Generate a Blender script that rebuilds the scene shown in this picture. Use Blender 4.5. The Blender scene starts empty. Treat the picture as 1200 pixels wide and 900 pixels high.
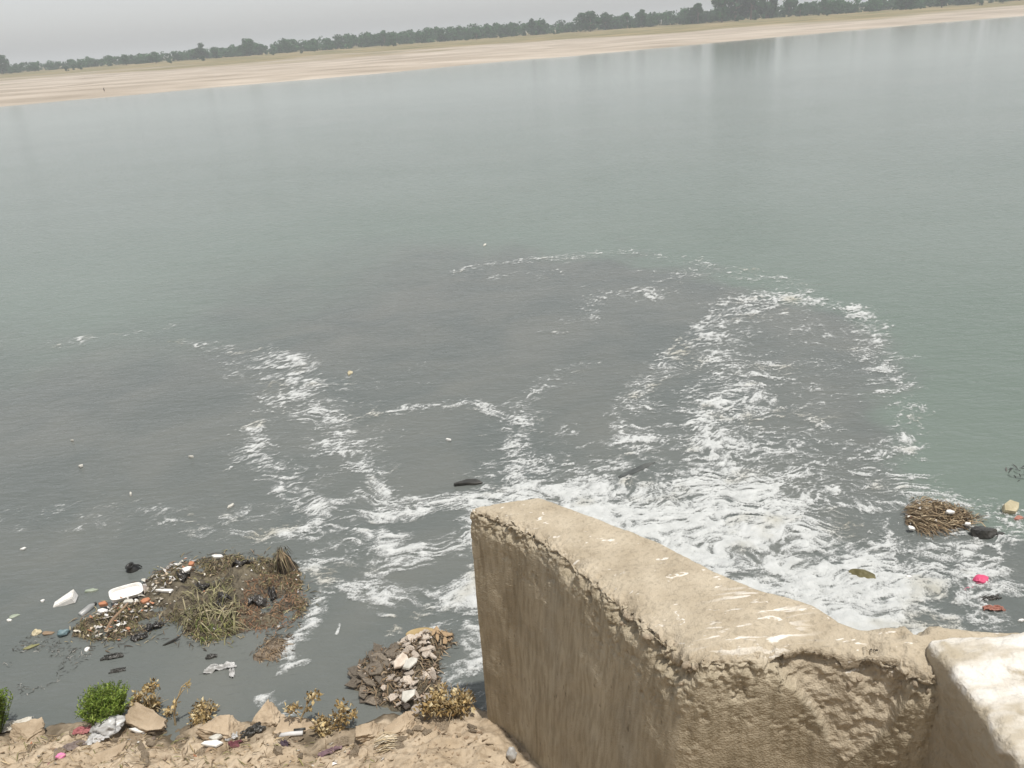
import bpy, bmesh, math, random
import numpy as np
from mathutils import Matrix, Vector

SC = bpy.context.scene
COL = SC.collection
rnd = random.Random(7)
RG = np.random.default_rng(11)

# ------------------------------------------------------------------ camera, sky, sun, exposure
F = 933.0                                   # focal length in pixels of a 1200 px wide picture (28 mm lens)
ROLL, PITCH, H = math.atan(0.073), math.atan(413 / 933.0), 5.5
fw = np.array([0, math.cos(PITCH), -math.sin(PITCH)])
r0 = np.array([1.0, 0, 0]); u0 = np.cross(r0, fw)
cR, sR = math.cos(ROLL), math.sin(ROLL)
RT = cR * r0 - sR * u0; UP = sR * r0 + cR * u0
cam_d = bpy.data.cameras.new('camera'); cam = bpy.data.objects.new('camera', cam_d); COL.objects.link(cam)
cam_d.sensor_width = 36.0; cam_d.lens = F / 1200 * 36.0; cam_d.clip_end = 20000; cam_d.clip_start = 0.05
cam.matrix_world = Matrix(((RT[0], UP[0], -fw[0], 0), (RT[1], UP[1], -fw[1], 0), (RT[2], UP[2], -fw[2], H), (0, 0, 0, 1)))
SC.camera = cam

SUN_EL, SUN_H = math.radians(74), (0.72, -0.69)        # towards the sun
sun_d = bpy.data.lights.new('sun', 'SUN'); sun = bpy.data.objects.new('sun', sun_d); COL.objects.link(sun)
sun_d.energy = 3.3; sun_d.angle = math.radians(1.2); sun_d.color = (1.0, 0.955, 0.88)
sv = Vector((SUN_H[0] * math.cos(SUN_EL), SUN_H[1] * math.cos(SUN_EL), math.sin(SUN_EL)))
sun.rotation_euler = sv.to_track_quat('Z', 'Y').to_euler()
sun.location = (0, 0, 40)

W = bpy.data.worlds.new('World'); SC.world = W; W.use_nodes = True
wn, wl = W.node_tree.nodes, W.node_tree.links
wn.clear()
sky = wn.new('ShaderNodeTexSky'); sky.sky_type = 'NISHITA'; sky.sun_disc = False
sky.sun_elevation = SUN_EL; sky.sun_rotation = math.atan2(SUN_H[0], SUN_H[1])
sky.air_density = 1.0; sky.dust_density = 1.5; sky.ozone_density = 1.0; sky.altitude = 100
hs = wn.new('ShaderNodeHueSaturation'); hs.inputs['Saturation'].default_value = 0.16; hs.inputs['Value'].default_value = 1.0
bg = wn.new('ShaderNodeBackground'); bg.inputs[1].default_value = 0.125
wo = wn.new('ShaderNodeOutputWorld')
wl.new(sky.outputs[0], hs.inputs['Color']); wl.new(hs.outputs[0], bg.inputs[0]); wl.new(bg.outputs[0], wo.inputs[0])
SC.view_settings.view_transform = 'Standard'; SC.view_settings.look = 'None'
SC.view_settings.exposure = 0.3; SC.view_settings.gamma = 1.0; SC.view_settings.use_curve_mapping = False
SC.cycles.max_bounces = 8; SC.cycles.transparent_max_bounces = 16; SC.cycles.volume_bounces = 0
SC.cycles.use_denoising = True

# ------------------------------------------------------------------ helpers
def at(px, py, z=0.0):
    """the point at height z that stands at this place of the photograph"""
    d = fw * F + RT * (px - 600) - UP * (py - 450)
    t = (z - H) / d[2]
    return np.array([0, 0, H]) + d * t

def _hash(ix, iy, iz, seed):
    with np.errstate(over='ignore'):
        h = (ix.astype(np.uint32) * np.uint32(374761393) + iy.astype(np.uint32) * np.uint32(668265263)
             + iz.astype(np.uint32) * np.uint32(2246822519) + np.uint32(seed * 3266489917 & 0xffffffff))
        h = (h ^ (h >> np.uint32(13))) * np.uint32(1274126177)
        h = h ^ (h >> np.uint32(16))
    return h.astype(np.float64) / 4294967295.0 * 2 - 1

def vnoise(x, y, z=None, seed=0):
    """smooth value noise in -1..1, vectorised"""
    x = np.asarray(x, float); y = np.asarray(y, float)
    z = np.zeros_like(x) if z is None else np.asarray(z, float)
    x0, y0, z0 = np.floor(x), np.floor(y), np.floor(z)
    a, b, c = x - x0, y - y0, z - z0
    a = a * a * a * (a * (a * 6 - 15) + 10); b = b * b * b * (b * (b * 6 - 15) + 10); c = c * c * c * (c * (c * 6 - 15) + 10)
    xi, yi, zi = x0.astype(np.int64), y0.astype(np.int64), z0.astype(np.int64)
    r = 0
    for k in ((0, 1) if np.any(c) else (0,)):
        wz = c if k else 1 - c
        for j in (0, 1):
            wy = b if j else 1 - b
            for i in (0, 1):
                wx = a if i else 1 - a
                r = r + _hash(xi + i, yi + j, zi + k, seed) * wx * wy * wz
    return r

def fbm(x, y, z=None, oct=4, seed=0, gain=0.5, lac=2.03):
    s, amp, tot = 0, 1.0, 0
    x = np.asarray(x, float); y = np.asarray(y, float); z = None if z is None else np.asarray(z, float)
    for o in range(oct):
        s = s + amp * vnoise(x, y, z, seed + o * 17); tot += amp
        amp *= gain; x = x * lac + 3.7; y = y * lac + 1.3
        if z is not None: z = z * lac + 5.1
    return s / tot * 1.5

def sstep(a, b, x):
    t = np.clip((x - a) / (b - a), 0, 1); return t * t * (3 - 2 * t)

def mesh(name, V, Fa, mat=None, smooth=False, attrs=None, cols=None):
    me = bpy.data.meshes.new(name)
    V = np.asarray(V, dtype=np.float32)
    if isinstance(Fa, np.ndarray):
        n, k = Fa.shape
        me.vertices.add(len(V)); me.vertices.foreach_set('co', V.ravel())
        me.loops.add(n * k); me.loops.foreach_set('vertex_index', Fa.astype(np.int32).ravel())
        me.polygons.add(n); me.polygons.foreach_set('loop_start', np.arange(0, n * k, k, dtype=np.int32))
        me.update(calc_edges=True)
    else:
        me.from_pydata(V.tolist(), [], [list(map(int, f)) for f in Fa])
    if smooth:
        me.polygons.foreach_set('use_smooth', np.ones(len(me.polygons), dtype=bool))
    for k, v in (attrs or {}).items():
        a = me.attributes.new(k, 'FLOAT', 'POINT'); a.data.foreach_set('value', np.asarray(v, np.float32))
    if cols is not None:
        a = me.attributes.new('tint', 'FLOAT_COLOR', 'POINT')
        c = np.ones((len(V), 4), np.float32); c[:, :3] = cols; a.data.foreach_set('color', c.ravel())
    if mat: me.materials.append(mat)
    me.validate(); me.update()
    return me

def obj(name, me, parent=None, loc=None, rot=None, label=None, cat=None, group=None, kind=None, scale=None):
    o = bpy.data.objects.new(name, me); COL.objects.link(o)
    if parent: o.parent = parent
    if loc is not None: o.location = [float(v) for v in loc]
    if rot is not None: o.rotation_euler = rot
    if scale is not None: o.scale = (scale,) * 3 if np.isscalar(scale) else scale
    for k, v in (('label', label), ('category', cat), ('group', group), ('kind', kind)):
        if v: o[k] = v
    return o

def grid_faces(nu, nv, wrap=False):
    i = np.arange(nu - 1)[:, None]; j = np.arange(nv - 1)[None, :]
    a = (i * nv + j).ravel()
    f = np.stack([a, a + nv, a + nv + 1, a + 1], 1)
    if wrap:
        i = np.arange(nu - 1); a = i * nv + nv - 1; b = i * nv
        f = np.concatenate([f, np.stack([a, a + nv, b + nv, b], 1)])
    return f

class MB:
    """collects small pieces of geometry into one mesh"""
    def __init__(s): s.v, s.f, s.c, s.n = [], [], [], 0
    def add(s, V, Fa, col=None):
        V = np.asarray(V, float)
        s.v.append(V); s.f += [[int(i) + s.n for i in f] for f in Fa]
        s.c.append(np.tile(np.array(col if col is not None else (1, 1, 1), float), (len(V), 1))); s.n += len(V)
    def tube(s, pts, rad, k=5, col=None):
        pts = np.asarray(pts, float); n = len(pts); rad = np.broadcast_to(rad, (n,))
        V = []
        for i in range(n):
            t = pts[min(i + 1, n - 1)] - pts[max(i - 1, 0)]; t = t / (np.linalg.norm(t) + 1e-9)
            a = np.cross(t, (0, 0, 1) if abs(t[2]) < .9 else (1, 0, 0)); a /= np.linalg.norm(a); b = np.cross(t, a)
            for q in range(k):
                an = 2 * math.pi * q / k
                V.append(pts[i] + rad[i] * (a * math.cos(an) + b * math.sin(an)))
        Fa = [[i * k + q, i * k + (q + 1) % k, (i + 1) * k + (q + 1) % k, (i + 1) * k + q] for i in range(n - 1) for q in range(k)]
        Fa += [list(range(k))[::-1], list(range((n - 1) * k, n * k))]
        s.add(V, Fa, col)
    def ribbon(s, pts, w, side, col=None):
        pts = np.asarray(pts, float); side = np.asarray(side, float); n = len(pts)
        w = np.asarray([w * math.sin(math.pi * (0.12 + 0.82 * i / (n - 1))) for i in range(n)]) if np.isscalar(w) else w
        V = np.concatenate([pts - side * w[:, None] / 2, pts + side * w[:, None] / 2])
        s.add(V, [[i, i + 1, n + i + 1, n + i] for i in range(n - 1)], col)
    def mesh(s, name, mat, smooth=False):
        return mesh(name, np.concatenate(s.v), s.f, mat, smooth, cols=np.concatenate(s.c))

# ------------------------------------------------------------------ materials
def mat(name, c1, c2=None, scale=8.0, rough=0.8, bump=0.0, bscale=40.0, tint=False, stretch=(1, 1, 1), spec=0.3, detail=6, trans=0.0, coord='Object', randv=0.0):
    m = bpy.data.materials.new(name); m.use_nodes = True
    N, L = m.node_tree.nodes, m.node_tree.links
    p = N['Principled BSDF']; p.inputs['Roughness'].default_value = rough; p.inputs['Specular IOR Level'].default_value = spec
    tc = N.new('ShaderNodeTexCoord'); mp = N.new('ShaderNodeMapping'); mp.inputs['Scale'].default_value = stretch
    L.new(tc.outputs[coord], mp.inputs[0])
    nz = N.new('ShaderNodeTexNoise'); nz.inputs['Scale'].default_value = scale; nz.inputs['Detail'].default_value = detail
    L.new(mp.outputs[0], nz.inputs['Vector'])
    rp = N.new('ShaderNodeValToRGB')
    rp.color_ramp.elements[0].position = .33; rp.color_ramp.elements[1].position = .67
    rp.color_ramp.elements[0].color = (*c1, 1); rp.color_ramp.elements[1].color = (*(c2 or c1), 1)
    L.new(nz.outputs['Fac'], rp.inputs[0])
    out = rp.outputs[0]
    if tint:
        at_ = N.new('ShaderNodeAttribute'); at_.attribute_name = 'tint'
        mx = N.new('ShaderNodeMix'); mx.data_type = 'RGBA'; mx.blend_type = 'MULTIPLY'; mx.inputs[0].default_value = 1
        L.new(out, mx.inputs[6]); L.new(at_.outputs['Color'], mx.inputs[7]); out = mx.outputs[2]
    if randv:
        oi = N.new('ShaderNodeObjectInfo'); h2 = N.new('ShaderNodeHueSaturation')
        mr = N.new('ShaderNodeMapRange'); mr.inputs[3].default_value = 1 - randv; mr.inputs[4].default_value = 1 + randv
        L.new(oi.outputs['Random'], mr.inputs[0]); L.new(mr.outputs[0], h2.inputs['Value']); L.new(out, h2.inputs['Color']); out = h2.outputs[0]
    L.new(out, p.inputs['Base Color'])
    if bump:
        n2 = N.new('ShaderNodeTexNoise'); n2.inputs['Scale'].default_value = bscale; n2.inputs['Detail'].default_value = 5
        L.new(mp.outputs[0], n2.inputs['Vector'])
        bp = N.new('ShaderNodeBump'); bp.inputs['Strength'].default_value = 1; bp.inputs['Distance'].default_value = bump
        L.new(n2.outputs['Fac'], bp.inputs['Height']); L.new(bp.outputs[0], p.inputs['Normal'])
    if trans:
        tb = N.new('ShaderNodeBsdfTranslucent'); L.new(out, tb.inputs[0])
        ms = N.new('ShaderNodeMixShader'); ms.inputs[0].default_value = trans
        L.new(p.outputs[0], ms.inputs[1]); L.new(tb.outputs[0], ms.inputs[2]); L.new(ms.outputs[0], N['Material Output'].inputs[0])
    return m

# ------------------------------------------------------------------ terrain: one sheet, near bank, river bed, far sand bank
SHORE_N = np.array([(-400, 6.5), (-30, 5.9), (-8, 5.55), (-4.86, 5.46), (-3.98, 5.44), (-3.3, 5.46), (-2.48, 5.28), (-1.55, 5.15), (-0.97, 5.34), (-0.43, 5.25), (0.3, 5.15), (8, 5.1), (400, 5.0)])
SHORE_F = np.array([(-1500, -420), (-400, 15), (-170, 103), (-76, 133), (-41, 150.6), (4.6, 168), (66, 202.7), (146, 235), (400, 330), (1500, 700)])
SAND_F = np.array([(-1500, 150), (-500, 320), (-213, 372), (11, 372), (60, 335), (124, 296), (230, 310), (500, 420), (1500, 800)])
def terrain(x, y):
    x = np.asarray(x, float); y = np.asarray(y, float)
    ysn = np.interp(x, SHORE_N[:, 0], SHORE_N[:, 1]) + 0.07 * fbm(x * 1.7, x * 0 + 3.3, oct=3, seed=5)
    d = ysn - y                                           # > 0 on the near bank
    zn = np.where(d > 0, 0.02 + 0.24 * np.minimum(d, 1.0) + 0.95 * np.maximum(d - 1.0, 0), 0.02 + 0.55 * d)
    zn = np.minimum(zn, 3.85) ; zn = np.maximum(zn, -2.2)
    lump = 0.045 * fbm(x * 2.1, y * 2.1, oct=3, seed=31) + 0.03 * np.maximum(fbm(x * 4.7, y * 4.7, oct=3, seed=41), -0.1) + 0.026 * fbm(x * 15, y * 15, oct=3, seed=43)
    zn = zn + lump * sstep(-0.5, 0.25, d) * sstep(14, 7, y)
    # the drain's channel, behind the wing wall
    ch = sstep(0.05, 0.25, (x - 0.25) * 0.83 + (y - 4.95) * 0.55) * sstep(3.35, 3.6, y) * sstep(30, 6, np.abs(x))
    zn = zn * (1 - ch) - 0.6 * ch
    ysf = np.interp(x, SHORE_F[:, 0], SHORE_F[:, 1]) + 4.0 * fbm(x * 0.04, x * 0 + 1.7, oct=5, seed=8)
    ysa = np.maximum(np.interp(x, SAND_F[:, 0], SAND_F[:, 1]), ysf + 60)
    t = (y - ysf)
    s = t / (ysa - ysf)
    zf = np.where(t < 0, 0.03 * t, 0.30 * sstep(0, 0.06, s) + 1.65 * np.clip(s, 0, 1.0) ** 0.85 + np.clip(t - (ysa - ysf), 0, 60) * 0.012 + np.clip(t - (ysa - ysf) - 60, 0, 4000) * 0.0006)
    zf = zf + np.where(t > 0, 0.22 * fbm(x * 0.05, y * 0.06, oct=5, seed=77) * sstep(0, 30, t), 0)
    zf = np.maximum(zf, -2.2)
    return np.where(y > 40, zf, zn), t, s

xs = np.unique(np.concatenate([np.linspace(-6.2, 0.9, 290), np.linspace(0.9, 9, 50), np.linspace(-16, -6.2, 40), 9 + np.geomspace(1, 340, 90), -16 - np.geomspace(1, 340, 90), 349 + np.geomspace(60, 9000, 14), -356 - np.geomspace(60, 9000, 14)]))
ys = np.unique(np.concatenate([[-60, -20, -8, -3], np.linspace(-2, 3.6, 30), np.linspace(3.6, 5.9, 110), np.linspace(5.9, 40, 30), np.linspace(41, 110, 8), np.linspace(110, 460, 170), 460 + np.geomspace(6, 9500, 34)]))
X, Y = np.meshgrid(xs, ys, indexing='ij')
Zt, Tt, St = terrain(X, Y)
V = np.stack([X.ravel(), Y.ravel(), Zt.ravel()], 1)
grass = sstep(0.55, 0.85, St + 0.22 * fbm(X * 0.02, Y * 0.03, oct=4, seed=3)) * (Y > 60)
farm = (Y > 40) * 1.0

mg = bpy.data.materials.new('sandy_soil'); mg.use_nodes = True
N, L = mg.node_tree.nodes, mg.node_tree.links; P = N['Principled BSDF']; P.inputs['Roughness'].default_value = .95; P.inputs['Specular IOR Level'].default_value = .15
def ramp(N, a, b, p0=.35, p1=.65):
    r = N.new('ShaderNodeValToRGB'); r.color_ramp.elements[0].position = p0; r.color_ramp.elements[1].position = p1
    r.color_ramp.elements[0].color = (*a, 1); r.color_ramp.elements[1].color = (*b, 1); return r
def noise(N, L, src, scale, detail=6, stretch=None, dist=0.0):
    n = N.new('ShaderNodeTexNoise'); n.inputs['Scale'].default_value = scale; n.inputs['Detail'].default_value = detail; n.inputs['Distortion'].default_value = dist
    if stretch:
        mp = N.new('ShaderNodeMapping'); mp.inputs['Scale'].default_value = stretch; L.new(src, mp.inputs[0]); src = mp.outputs[0]
    L.new(src, n.inputs['Vector']); return n
def mixc(N, L, fac, a, b, mode='MIX'):
    m = N.new('ShaderNodeMix'); m.data_type = 'RGBA'; m.blend_type = mode
    for s, v in ((m.inputs[0], fac), (m.inputs[6], a), (m.inputs[7], b)):
        if hasattr(v, 'links'): L.new(v, s)
        else: s.default_value = v if np.isscalar(v) else (*v, 1)
    return m.outputs[2]
def attr(N, name):
    a = N.new('ShaderNodeAttribute'); a.attribute_name = name; return a.outputs['Fac']
def mth(N, L, op, a, b=0.0, clamp=False):
    m = N.new('ShaderNodeMath'); m.operation = op; m.use_clamp = clamp
    for s, v in ((m.inputs[0], a), (m.inputs[1], b)):
        if hasattr(v, 'links'): L.new(v, s)
        else: s.default_value = v
    return m.outputs[0]
tc = N.new('ShaderNodeTexCoord').outputs['Object']
near1 = ramp(N, (.36, .285, .20), (.50, .415, .31)); L.new(noise(N, L, tc, 2.3, 8).outputs[0], near1.inputs[0])
near2 = ramp(N, (.46, .42, .38), (1, 1, 1), .36, .52); L.new(noise(N, L, tc, 17, 8).outputs[0], near2.inputs[0])
nearc = mixc(N, L, .55, near1.outputs[0], near2.outputs[0], 'MULTIPLY')
wet = N.new('ShaderNodeSeparateXYZ'); L.new(tc, wet.inputs[0])
wn_ = noise(N, L, tc, 5, 4).outputs[0]
wz = mth(N, L, 'ADD', wet.outputs[2], mth(N, L, 'MULTIPLY', wn_, -0.10))
mr = N.new('ShaderNodeMapRange'); mr.inputs[1].default_value = -.04; mr.inputs[2].default_value = .05; L.new(wz, mr.inputs[0])
nearc = mixc(N, L, mr.outputs[0], (.10, .08, .055), nearc)
far1 = ramp(N, (.32, .27, .215), (.46, .40, .335)); L.new(noise(N, L, tc, .035, 6, (1, 2.5, 1)).outputs[0], far1.inputs[0])
far2 = ramp(N, (.66, .65, .62), (1, 1, 1), .36, .52); L.new(noise(N, L, tc, .13, 7, (.4, 1, 1), .8).outputs[0], far2.inputs[0])
farc = mixc(N, L, .6, far1.outputs[0], far2.outputs[0], 'MULTIPLY')
gr1 = ramp(N, (.13, .125, .055), (.29, .225, .125)); L.new(noise(N, L, tc, .05, 7, (1, 2, 1)).outputs[0], gr1.inputs[0])
farc = mixc(N, L, attr(N, 'grass'), farc, gr1.outputs[0])
L.new(mixc(N, L, attr(N, 'far'), nearc, farc), P.inputs['Base Color'])
bp = N.new('ShaderNodeBump'); bp.inputs['Distance'].default_value = .02; bp.inputs['Strength'].default_value = .9
L.new(noise(N, L, tc, 24, 12).outputs[0], bp.inputs['Height']); L.new(bp.outputs[0], P.inputs['Normal'])
obj('ground', mesh('ground', V, grid_faces(len(xs), len(ys)), mg, True, {'grass': grass.ravel(), 'far': farm.ravel()}), kind='structure')

def gz(x, y): return float(terrain(np.array([x]), np.array([y]))[0][0])
def on_ground(px, py):
    z = 0.1
    for _ in range(25):
        p = at(px, py, z); z = 0.5 * z + 0.5 * max(0.0, gz(p[0], p[1]))
    return at(px, py, z)

# ------------------------------------------------------------------ river
PL = [(-400, 400), (70, 402), (200, 372), (320, 330), (430, 296), (560, 290), (730, 293), (830, 303), (930, 336), (1012, 372), (1050, 440), (1062, 490), (1040, 545), (1075, 575), (1130, 590), (1300, 640), (1300, 1000), (-400, 1000)]
PLW = np.array([at(*p)[:2] for p in PL])
def poly_sd(x, y, P):
    """signed distance, positive inside"""
    d2 = np.full(x.shape, 1e18); ins = np.zeros(x.shape, bool)
    for i in range(len(P)):
        a, b = P[i - 1], P[i]; e = b - a
        t = np.clip(((x - a[0]) * e[0] + (y - a[1]) * e[1]) / (e @ e), 0, 1)
        d2 = np.minimum(d2, (x - a[0] - t * e[0]) ** 2 + (y - a[1] - t * e[1]) ** 2)
        c = ((a[1] > y) != (b[1] > y)); 
        with np.errstate(divide='ignore', invalid='ignore'):
            ins ^= c & (x < (b[0] - a[0]) * (y - a[1]) / (b[1] - a[1]) + a[0])
    return np.where(ins, 1, -1) * np.sqrt(d2)

wx = np.unique(np.concatenate([np.linspace(-12, 14, 330), 14 + np.geomspace(.1, 2400, 70), -12 - np.geomspace(.1, 2400, 70)]))
wy = np.unique(np.concatenate([np.linspace(3.3, 14, 190), 14 + np.geomspace(.06, 1100, 150)]))
WX, WY = np.meshgrid(wx, wy, indexing='ij')
sd = poly_sd(WX, WY, PLW)
warp = fbm(WX * .5, WY * .5, oct=4, seed=91)
dd = np.clip((WY - 5) / 15, 0.05, 1)
plume = sstep(-0.5 - 3.0 * sstep(3, -6, WX), 0.7 + 4.0 * sstep(3, -6, WX), sd / (0.35 + dd) + 1.1 * warp)
outf = at(905, 690)
turb = np.exp(-(((WX - outf[0]) / 2.4) ** 2 + ((WY - outf[1]) / 2.2) ** 2))
plume = plume * 1.0
WZ = turb * 0.035 * fbm(WX * 2.2, WY * 2.6, oct=3, seed=57) + 0.006 * fbm(WX * 1.1, WY * 2.0, oct=3, seed=58) * sstep(40, 12, WY)
mw = bpy.data.materials.new('river_water'); mw.use_nodes = True
N, L = mw.node_tree.nodes, mw.node_tree.links; P = N['Principled BSDF']
P.inputs['IOR'].default_value = 1.33; P.inputs['Roughness'].default_value = .10
tc = N.new('ShaderNodeTexCoord').outputs['Object']
rv = ramp(N, (.118, .150, .128), (.134, .164, .143)); L.new(noise(N, L, tc, .12, 4).outputs[0], rv.inputs[0])
sw = ramp(N, (.106, .118, .113), (.134, .141, .131), .35, .72); L.new(noise(N, L, tc, .55, 6, None, .8).outputs[0], sw.inputs[0])
L.new(mixc(N, L, attr(N, 'plume'), rv.outputs[0], sw.outputs[0]), P.inputs['Base Color'])
n1 = noise(N, L, tc, 3.4, 5, (.55, 1.15, 1), .6); n2 = noise(N, L, tc, 11, 4, (.5, 1.2, 1), .4); n3 = noise(N, L, tc, .9, 3, (.6, 1.3, 1))
hh = mth(N, L, 'ADD', mth(N, L, 'MULTIPLY', n1.outputs[0], .034), mth(N, L, 'MULTIPLY', n2.outputs[0], .026))
hh = mth(N, L, 'ADD', hh, mth(N, L, 'MULTIPLY', n3.outputs[0], .03))
calm = N.new('ShaderNodeMapRange'); sp = N.new('ShaderNodeSeparateXYZ'); L.new(tc, sp.inputs[0]); L.new(sp.outputs[1], calm.inputs[0])
calm.inputs[1].default_value = 8; calm.inputs[2].default_value = 90; calm.inputs[3].default_value = 1.0; calm.inputs[4].default_value = .16
gust = ramp(N, (.80, .80, .80), (1, 1, 1)); L.new(noise(N, L, tc, .25, 3, (.6, 1, 1)).outputs[0], gust.inputs[0])
bp = N.new('ShaderNodeBump'); bp.inputs['Distance'].default_value = 1.0
L.new(mth(N, L, 'MULTIPLY', mth(N, L, 'MULTIPLY', calm.outputs[0], gust.outputs[0]), mth(N, L, 'ADD', .72, mth(N, L, 'MULTIPLY', attr(N, 'plume'), .28))), bp.inputs['Strength'])
L.new(hh, bp.inputs['Height']); L.new(bp.outputs[0], P.inputs['Normal'])
obj('river_water', mesh('river_water', np.stack([WX.ravel(), WY.ravel(), WZ.ravel()], 1), grid_faces(len(wx), len(wy)), mw, True, {'plume': plume.ravel()}), kind='structure')

# ------------------------------------------------------------------ foam: density strokes (place in photo, width m, strength)
ST = [
 # main bright jet from behind the wall out to the arc
 ([(960, 690), (900, 640), (862, 590), (838, 540), (830, 490), (850, 440), (838, 400), (862, 365), (905, 348)], .55, .50),
 ([(880, 620), (850, 560), (832, 505), (826, 460), (836, 425)], .32, .42),
 ([(905, 348), (950, 353), (1000, 362), (1012, 372)], .28, .62),
 ([(740, 525), (735, 500), (752, 465), (762, 440), (800, 405), (835, 378), (880, 352), (940, 350)], .27, .66),
 ([(735, 525), (790, 500), (830, 470)], .35, .30),
 ([(930, 440), (900, 430), (880, 480), (960, 490), (930, 520), (880, 540)], .30, .42),
 ([(1000, 362), (1022, 400), (1035, 425), (1052, 455), (1068, 480), (1050, 520), (1030, 540), (1060, 570), (1085, 585), (1150, 600), (1200, 610)], .34, .46),
 ([(940, 395), (1000, 400), (1015, 420)], .4, .30),
 ([(700, 296), (735, 294), (790, 302), (850, 312), (905, 325), (960, 345)], .38, .44),
 ([(760, 345), (800, 325), (830, 305)], .30, .36),
 ([(650, 388), (690, 370), (700, 345), (755, 345), (770, 346)], .40, .55),
 ([(540, 318), (610, 305), (690, 300)], .40, .58), ([(580, 325), (640, 320)], .30, .42),
 ([(600, 535), (598, 500), (620, 465), (660, 440), (690, 422)], .28, .50),
 ([(445, 480), (500, 480), (545, 476), (580, 478), (606, 488)], .17, .60),
 ([(560, 478), (590, 482), (606, 490)], .16, .75),
 ([(592, 515), (600, 545), (585, 575)], .14, .60), ([(600, 575), (640, 530), (660, 500)], .22, .36),
 ([(430, 440), (450, 470), (480, 430)], .5, .24),
 ([(205, 403), (255, 408), (330, 418), (345, 440), (375, 470), (395, 500), (400, 520)], .35, .46),
 ([(395, 500), (375, 480), (350, 490), (330, 460)], .40, .40), ([(280, 420), (330, 430), (320, 460), (290, 480)], .5, .30),
 ([(290, 490), (300, 525), (275, 545)], .22, .40), ([(300, 500), (310, 550), (345, 580), (380, 597)], .16, .62),
 ([(400, 520), (440, 555), (480, 578), (520, 590)], .22, .62), ([(340, 440), (420, 470), (430, 520)], .5, .26),
 ([(60, 402), (110, 398), (190, 386)], .40, .46),
 ([(0, 610), (80, 600), (180, 606), (290, 610)], .40, .33),
 ([(560, 570), (640, 560), (700, 540)], .35, .42),
 # thin scatter of flecks between the streaks
 ([(790, 560), (800, 480), (840, 420), (900, 370)], 1.1, .27), ([(900, 590), (930, 500), (950, 440), (960, 390)], 1.0, .30), ([(1000, 570), (1020, 500), (1030, 440)], .8, .25),
 ([(300, 430), (330, 470), (310, 520), (360, 560)], .8, .30), ([(420, 560), (460, 520), (540, 500), (620, 520)], .7, .20), ([(560, 560), (620, 540), (700, 560)], .5, .30),
 ([(600, 330), (680, 330), (780, 320), (860, 330)], 1.1, .26), ([(700, 440), (660, 470), (640, 530)], .6, .18), ([(820, 330), (930, 380), (1000, 380)], 1.0, .22),
 ([(250, 415), (420, 430), (520, 450)], 1.0, .20), ([(100, 600), (200, 590), (280, 600)], .6, .2),
 # sheet round the wall's end and into the eddy on the left
 ([(550, 580), (500, 590), (470, 600), (430, 610), (390, 615), (345, 618), (320, 622)], .22, .78),
 ([(420, 585), (390, 600), (360, 590)], .12, .7),
 ([(560, 620), (520, 640), (480, 650), (440, 640), (400, 645), (370, 660)], .24, .62),
 ([(560, 680), (530, 700), (490, 705), (450, 700), (425, 695)], .22, .74), ([(455, 580), (470, 640), (445, 700)], .17, .60),
 ([(560, 600), (565, 680), (562, 740)], .20, .72),
 ([(545, 730), (560, 760), (552, 800), (570, 830)], .15, .74), ([(530, 780), (545, 800)], .12, .86),
 ([(375, 660), (380, 690), (372, 715), (355, 735), (340, 750), (330, 772)], .11, .88), ([(385, 640), (378, 670), (400, 690)], .15, .70),
 ([(318, 790), (345, 787)], .045, .9), ([(310, 812), (318, 810)], .04, .9), ([(322, 820), (345, 824)], .085, .86), ([(338, 822), (332, 842)], .06, .8),
 ([(450, 750), (462, 742)], .06, .66), ([(440, 727), (455, 725)], .03, .72), ([(500, 735), (520, 725)], .10, .62), ([(388, 742), (388, 748)], .02, .8),
 ([(680, 596), (760, 640), (850, 680), (940, 715), (1010, 738)], .36, 1.25), ([(700, 590), (800, 610), (900, 650)], .40, .95),
 ([(556, 590), (560, 640), (564, 700)], .14, 1.0), ([(540, 585), (600, 572), (680, 575)], .20, .95),
 # the broad boil behind the wall
 ([(600, 600), (680, 590), (760, 600), (840, 590), (920, 610)], .50, .72),
 ([(760, 610), (850, 650), (930, 690), (990, 715), (1030, 738)], .50, .95),
 ([(840, 570), (900, 600), (950, 640)], .5, .60),
 ([(930, 560), (990, 590), (960, 560)], .5, .36), ([(870, 540), (930, 550)], .5, .45),
 ([(1000, 650), (1060, 650), (1110, 645), (1160, 630), (1195, 615)], .26, .78), ([(1000, 665), (1060, 660), (1090, 655)], .2, .85),
 ([(960, 690), (1030, 690), (1090, 690), (1140, 688), (1165, 680)], .22, .90), ([(1040, 640), (1040, 605)], .07, .60),
 ([(1000, 735), (1060, 725), (1120, 705), (1140, 715)], .25, .62), ([(1150, 655), (1200, 640)], .22, .48), ([(1160, 668), (1200, 672)], .1, .45),
 ([(1080, 740), (1200, 720)], .2, .34), ([(1100, 585), (1130, 590)], .08, .5),
]
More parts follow.
